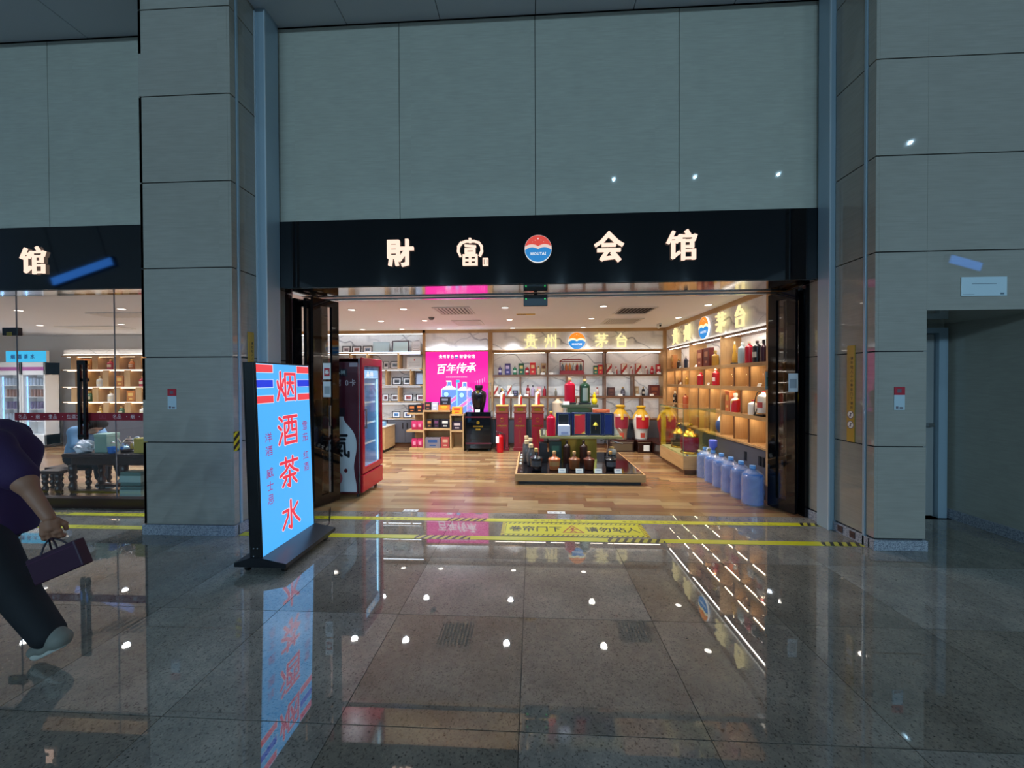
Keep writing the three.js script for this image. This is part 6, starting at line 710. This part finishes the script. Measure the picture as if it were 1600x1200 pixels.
// a field of tapered capsules joined with a smooth minimum, meshed with marching cubes
function blob(bones, cell, k, clip) {
  const lo = new THREE.Vector3(1e9, 1e9, 1e9), hi = new THREE.Vector3(-1e9, -1e9, -1e9); const B = bones.map(([a, b, r0, r1, sq]) => ({ a: V(a), b: V(b), r0, r1, sq }));
  for (const q of B) for (const [p, r] of [[q.a, q.r0], [q.b, q.r1]]) { lo.min(p.clone().subScalar(r + k + cell * 2)); hi.max(p.clone().addScalar(r + k + cell * 2)); }
  const S = Math.max(hi.x - lo.x, hi.y - lo.y, hi.z - lo.z), N = Math.max(16, Math.min(150, Math.ceil(S / cell))), mc = new MarchingCubes(N, flat(0xffffff), false, false, 400000); mc.isolation = 0;
  const mid = lo.clone().add(hi).multiplyScalar(0.5), half = S / 2, p = new THREE.Vector3(), ab = new THREE.Vector3(), ap = new THREE.Vector3();
  for (let z = 0; z < N; z++) for (let y = 0; y < N; y++) for (let x = 0; x < N; x++) {
    p.set((x - N / 2) / (N / 2), (y - N / 2) / (N / 2), (z - N / 2) / (N / 2)).multiplyScalar(half).add(mid); let d = 9;
    for (const q of B) { ab.copy(q.b).sub(q.a); ap.copy(p).sub(q.a); const t = Math.max(0, Math.min(1, ap.dot(ab) / Math.max(1e-9, ab.lengthSq()))); ap.addScaledVector(ab, -t); if (q.sq) ap.set(ap.x / q.sq[0], ap.y / q.sq[1], ap.z / q.sq[2]); const e = (ap.length() - (q.r0 + (q.r1 - q.r0) * t)) * (q.sq ? Math.min(...q.sq) : 1), h = Math.max(0, k - Math.abs(d - e)) / k; d = Math.min(d, e) - h * h * k * 0.25; }
    if (clip) d = Math.max(d, clip(p)); mc.field[x + y * N + z * N * N] = -d;
  }
  mc.update(); const n = mc.count, g = new THREE.BufferGeometry(), pos = mc.positionArray.slice(0, n * 3), nor = mc.normalArray.slice(0, n * 3); for (let i = 0; i < n * 3; i += 3) for (let c = 0; c < 3; c++) pos[i + c] = pos[i + c] * half + mid.getComponent(c);
  g.setAttribute('position', new THREE.BufferAttribute(pos, 3)); g.setAttribute('normal', new THREE.BufferAttribute(nor, 3)); g.setAttribute('uv', new THREE.BufferAttribute(new Float32Array(n * 2), 2)); return g;
}
const lerp3 = (a, b, t) => a.map((v, i) => v + (b[i] - v) * t);
function head(c, f, s = 1, up = [0, 1, 0]) {     // c centre, f forward (unit), up
  const F = V(f).normalize(), U = V(up).normalize(), R = F.clone().cross(U).normalize(), at = (x, y, z) => V(c).addScaledVector(F, x * s).addScaledVector(U, y * s).addScaledVector(R, z * s).toArray();
  return { bones: [[at(0, 0.02, 0), at(-0.015, 0.045, 0), 0.088 * s, 0.085 * s], [at(0.02, -0.03, 0), at(0.045, -0.08, 0), 0.07 * s, 0.042 * s], [at(0.09, -0.005, 0), at(0.108, -0.03, 0), 0.01 * s, 0.015 * s], [at(0.083, -0.062, 0.018), at(0.083, -0.062, -0.018), 0.011 * s, 0.011 * s], [at(0.082, 0.015, 0.03), at(0.082, 0.015, 0.034), 0.014 * s, 0.014 * s], [at(0.082, 0.015, -0.03), at(0.082, 0.015, -0.034), 0.014 * s, 0.014 * s], [at(-0.01, -0.01, 0.08), at(-0.005, -0.035, 0.08), 0.018 * s, 0.012 * s], [at(-0.01, -0.01, -0.08), at(-0.005, -0.035, -0.08), 0.018 * s, 0.012 * s]], at };
}
function hand(w, dir, palmN, curl, s = 1) {      // wrist, pointing direction, palm normal; five fingers curling towards the palm
  const D = V(dir).normalize(), Nn = V(palmN).normalize(), X = D.clone().cross(Nn).normalize(), at = (a, b, c) => V(w).addScaledVector(D, a * s).addScaledVector(X, b * s).addScaledVector(Nn, c * s).toArray(), out = [[at(0, 0, 0), at(0.05, 0, 0.004), 0.022 * s, 0.026 * s], [at(0.03, -0.02, 0.003), at(0.075, -0.026, 0.006), 0.016 * s, 0.014 * s], [at(0.03, 0.02, 0.003), at(0.078, 0.02, 0.006), 0.016 * s, 0.014 * s]];
  [[-0.03, 0.058], [-0.011, 0.07], [0.01, 0.074], [0.03, 0.066]].forEach(([b, L]) => { let a = 0.08, n = 0.006, th = curl * 0.5, q = at(a, b, n); for (let j = 0; j < 3; j++) { const l = L * [0.45, 0.32, 0.23][j]; a += Math.cos(th) * l; n += Math.sin(th) * l; const e = at(a, b, n); out.push([q, e, (0.0095 - j * 0.0008) * s, (0.009 - j * 0.0009) * s]); q = e; th += curl * 0.75; } });
  out.push([at(0.02, 0.024, 0.008), at(0.05, 0.045, 0.02), 0.013 * s, 0.011 * s], [at(0.05, 0.045, 0.02), at(0.082, 0.045, 0.034), 0.0105 * s, 0.009 * s]); return out;
}
const grow = (b, e) => b.map(([p, q, r0, r1, s]) => [p, q, r0 + e, r1 + e, s]);
{ // walking person at the left edge, facing away to the left, bag in the trailing hand
  const z = -1.97, skin = mat(0x9a6a52, 0.55), shirt = mat(0x2c1040, 0.8), trs = mat(0x0c0d14, 0.8);
  const t = thing('person', 'walking person in purple T-shirt and black trousers holding a bag', 'person');
  const hip = [-2.98, 0.75, z], mid = [-2.975, 0.92, z], chest = [-2.96, 1.1, z], top = [-3.0, 1.19, z], neck = [-3.08, 1.28, z], hd = head([-3.19, 1.395, z - 0.02], [-1, -0.15, 0]);
  const shN = [-2.8, 1.17, z + 0.13], shF = [-3.1, 1.18, z - 0.15], el = [-2.57, 0.99, z + 0.16], wr = [-2.455, 0.81, z + 0.15], elF = [-3.3, 0.98, z - 0.2], wrF = [-3.46, 0.84, z - 0.2];
  const hN = [-2.95, 0.72, z + 0.08], hF = [-3.02, 0.72, z - 0.08], knN = [-2.8, 0.41, z + 0.06], anN = [-2.575, 0.13, z + 0.06], knF = [-3.28, 0.42, z - 0.07], anF = [-3.4, 0.08, z - 0.07];
  const torso = [[hip, mid, 0.122, 0.115, [1, 1, 1.15]], [mid, chest, 0.115, 0.122, [1, 1, 1.2]], [chest, top, 0.118, 0.095, [1, 1, 1.25]]], arms = [[shN, el, 0.056, 0.045], [shF, elF, 0.056, 0.045]], legs = [[hN, knN, 0.088, 0.064], [hF, knF, 0.088, 0.064], [knN, anN, 0.06, 0.044], [knF, anF, 0.06, 0.044]];
  mesh('body', merge([blob([...torso, [neck, [-3.14, 1.35, z], 0.055, 0.05], [top, neck, 0.09, 0.055], ...hd.bones, ...arms, [el, wr, 0.038, 0.026], [elF, wrF, 0.038, 0.026], ...legs], 0.0125, 0.03), blob(hand(wr, [0.12, -1, 0.0], [-0.6, 0, -0.8], 0.9), 0.0035, 0.008), blob(hand(wrF, [-0.8, -0.5, 0], [0, 0, 1], 0.5), 0.0035, 0.008)]), skin, t);
  mesh('t_shirt', blob([...grow(torso, 0.016), [[-2.975, 0.62, z], [-2.975, 0.8, z], 0.142, 0.138, [1, 1, 1.15]], [shN, lerp3(shN, el, 0.82), 0.078, 0.072], [shF, lerp3(shF, elF, 0.82), 0.078, 0.072], [shN, top, 0.075, 0.085], [shF, top, 0.075, 0.085], [top, [-3.05, 1.25, z], 0.1, 0.068]], 0.012, 0.045, (p) => Math.max(0.655 - p.y, p.y - 1.29)), shirt, t);
  mesh('trousers', blob([[hip, [-2.98, 0.82, z], 0.136, 0.132, [1, 1, 1.15]], [hN, knN, 0.105, 0.085], [hF, knF, 0.105, 0.085], [knN, lerp3(knN, anN, 0.92), 0.085, 0.07], [knF, lerp3(knF, anF, 0.92), 0.085, 0.07]], 0.012, 0.04, (p) => p.y - 0.84), trs, t);
  mesh('hair', blob([[hd.at(-0.01, 0.06, 0), hd.at(-0.04, 0.03, 0), 0.1, 0.092], [hd.at(-0.05, 0.0, 0), hd.at(-0.06, -0.05, 0), 0.075, 0.05]], 0.008, 0.02, (p) => (hd.at(0.055, 0, 0)[0] - p.x)), mat(0x121012, 0.6), t);
  const shoe = (heel, toe) => { const n = V(toe).sub(V(heel)).normalize().cross(new THREE.Vector3(0, 0, 1)).normalize(); if (n.y < 0) n.negate(); const dn = (p, k) => V(p).addScaledVector(n, k).toArray(), m = lerp3(heel, toe, 0.5), s = mesh('shoe', blob([[heel, m, 0.044, 0.04], [m, toe, 0.04, 0.032], [heel, dn(lerp3(heel, toe, 0.15), 0.05), 0.042, 0.044]], 0.006, 0.025), flat(0x77766e, 0.7), t); mesh('sole', blob([[dn(heel, -0.028), dn(m, -0.028), 0.03, 0.03], [dn(m, -0.028), dn(toe, -0.02), 0.03, 0.026], [dn(lerp3(heel, toe, 0.1), -0.022), dn(lerp3(heel, toe, 0.9), -0.022), 0.034, 0.03]], 0.005, 0.012, (p) => -n.dot(p.clone().sub(V(heel))) - 0.046), flat(0xb4b3aa, 0.7), s); };
  shoe([-2.525, 0.125, z + 0.06], [-2.665, 0.056, z + 0.06]); shoe([-3.38, 0.052, z - 0.07], [-3.56, 0.052, z - 0.07]);
  const b = thing('paper_bag', 'dark purple flat carrier bag swinging from the walking hand', 'bag', [-2.4, 0.588, z + 0.15]); b.rotation.z = 0.4; mesh('sack', rbx(-0.143, 0.143, -0.068, 0.068, -0.025, 0.025, 0.008), mat(0x33142e, 0.5), b); mesh('gusset_fold', bx(-0.142, 0.142, 0.045, 0.048, 0.0245, 0.0265), mat(0x4a2040, 0.5), b); for (const q of [1, -1]) mesh('handle', tube([[-0.05, 0.06, 0.024 * q], [-0.03, 0.1, 0.012 * q], [0.0, 0.125, 0], [0.03, 0.1, 0.012 * q], [0.05, 0.06, 0.024 * q]], 0.004), flat(0x241022), b);
}
{ // seated person behind the left glass, bent over the tea table
  const z = -5.16, skin = mat(0xb08a74, 0.55), shirt = mat(0x6f93b4, 0.8), trs = mat(0x14151c, 0.8), t = thing('person', 'seated person in light blue shirt bent over the tea table', 'person', [-0.42, 0, 0]);
  const hip = [-6.05, 0.44, z], chest = [-5.97, 0.72, z], neck = [-5.88, 0.85, z + 0.02], hd = head([-5.76, 0.885, z + 0.05], [0.72, -0.66, 0.2], 0.98, [0.66, 0.72, 0]);
  const s1 = [-5.93, 0.8, z + 0.15], s2 = [-5.95, 0.8, z - 0.14], e1 = [-5.84, 0.62, z + 0.22], e2 = [-5.8, 0.62, z - 0.15], w1 = [-5.66, 0.625, z + 0.2], w2 = [-5.6, 0.63, z - 0.02], h1 = [-6.02, 0.42, z + 0.09], h2 = [-6.02, 0.42, z - 0.09], k1 = [-5.62, 0.4, z + 0.1], k2 = [-5.6, 0.4, z - 0.12], a1 = [-5.6, 0.08, z + 0.1], a2 = [-5.52, 0.08, z - 0.12];
  const torso = [[hip, [-6.03, 0.56, z], 0.125, 0.11, [1, 1, 1.2]], [[-6.03, 0.56, z], chest, 0.11, 0.12, [1, 1, 1.2]], [chest, [-5.93, 0.8, z], 0.115, 0.09, [1, 1, 1.3]]];
  mesh('body', merge([blob([...torso, [[-5.93, 0.8, z], neck, 0.08, 0.05], [neck, [-5.82, 0.875, z + 0.03], 0.048, 0.045], ...hd.bones, [s1, e1, 0.052, 0.042], [s2, e2, 0.052, 0.042], [e1, w1, 0.04, 0.028], [e2, w2, 0.04, 0.028], [h1, k1, 0.085, 0.062], [h2, k2, 0.085, 0.062], [k1, a1, 0.06, 0.042], [k2, a2, 0.06, 0.042]], 0.0125, 0.03), blob(hand(w1, [1, -0.1, 0.1], [0, -1, 0], 0.6), 0.0035, 0.008), blob(hand(w2, [1, -0.15, 0.2], [0, -1, 0], 0.6), 0.0035, 0.008)]), skin, t);
  mesh('shirt', blob([...grow(torso, 0.016), [s1, s2, 0.07, 0.07], [s1, lerp3(s1, e1, 0.95), 0.072, 0.062], [s2, lerp3(s2, e2, 0.95), 0.072, 0.062]], 0.012, 0.035, (p) => 0.4 - p.y), shirt, t);
  mesh('trousers', blob([[hip, [-6.04, 0.46, z], 0.142, 0.135, [1, 1, 1.2]], [h1, k1, 0.105, 0.08], [h2, k2, 0.105, 0.08], [k1, lerp3(k1, a1, 0.7), 0.08, 0.066], [k2, lerp3(k2, a2, 0.7), 0.08, 0.066]], 0.012, 0.03, (p) => p.y - 0.55), trs, t);
  mesh('hair', blob([[hd.at(-0.01, 0.055, 0), hd.at(-0.04, 0.03, 0), 0.1, 0.094], [hd.at(-0.06, -0.02, 0), hd.at(-0.08, -0.1, 0), 0.06, 0.04], [hd.at(0.03, 0.05, 0.065), hd.at(0.01, -0.05, 0.082), 0.055, 0.035], [hd.at(0.03, 0.05, -0.065), hd.at(0.01, -0.05, -0.082), 0.055, 0.035]], 0.008, 0.025), mat(0x15110f, 0.55), t);
  for (const a of [a1, a2]) mesh('shoe', blob([[[a[0] - 0.03, 0.05, a[2]], [a[0] + 0.06, 0.045, a[2]], 0.048, 0.042], [[a[0] + 0.06, 0.045, a[2]], [a[0] + 0.15, 0.04, a[2]], 0.042, 0.034]], 0.007, 0.02), flat(0xa8a8a8, 0.7), t);
}
renderer.render(scene, camera);
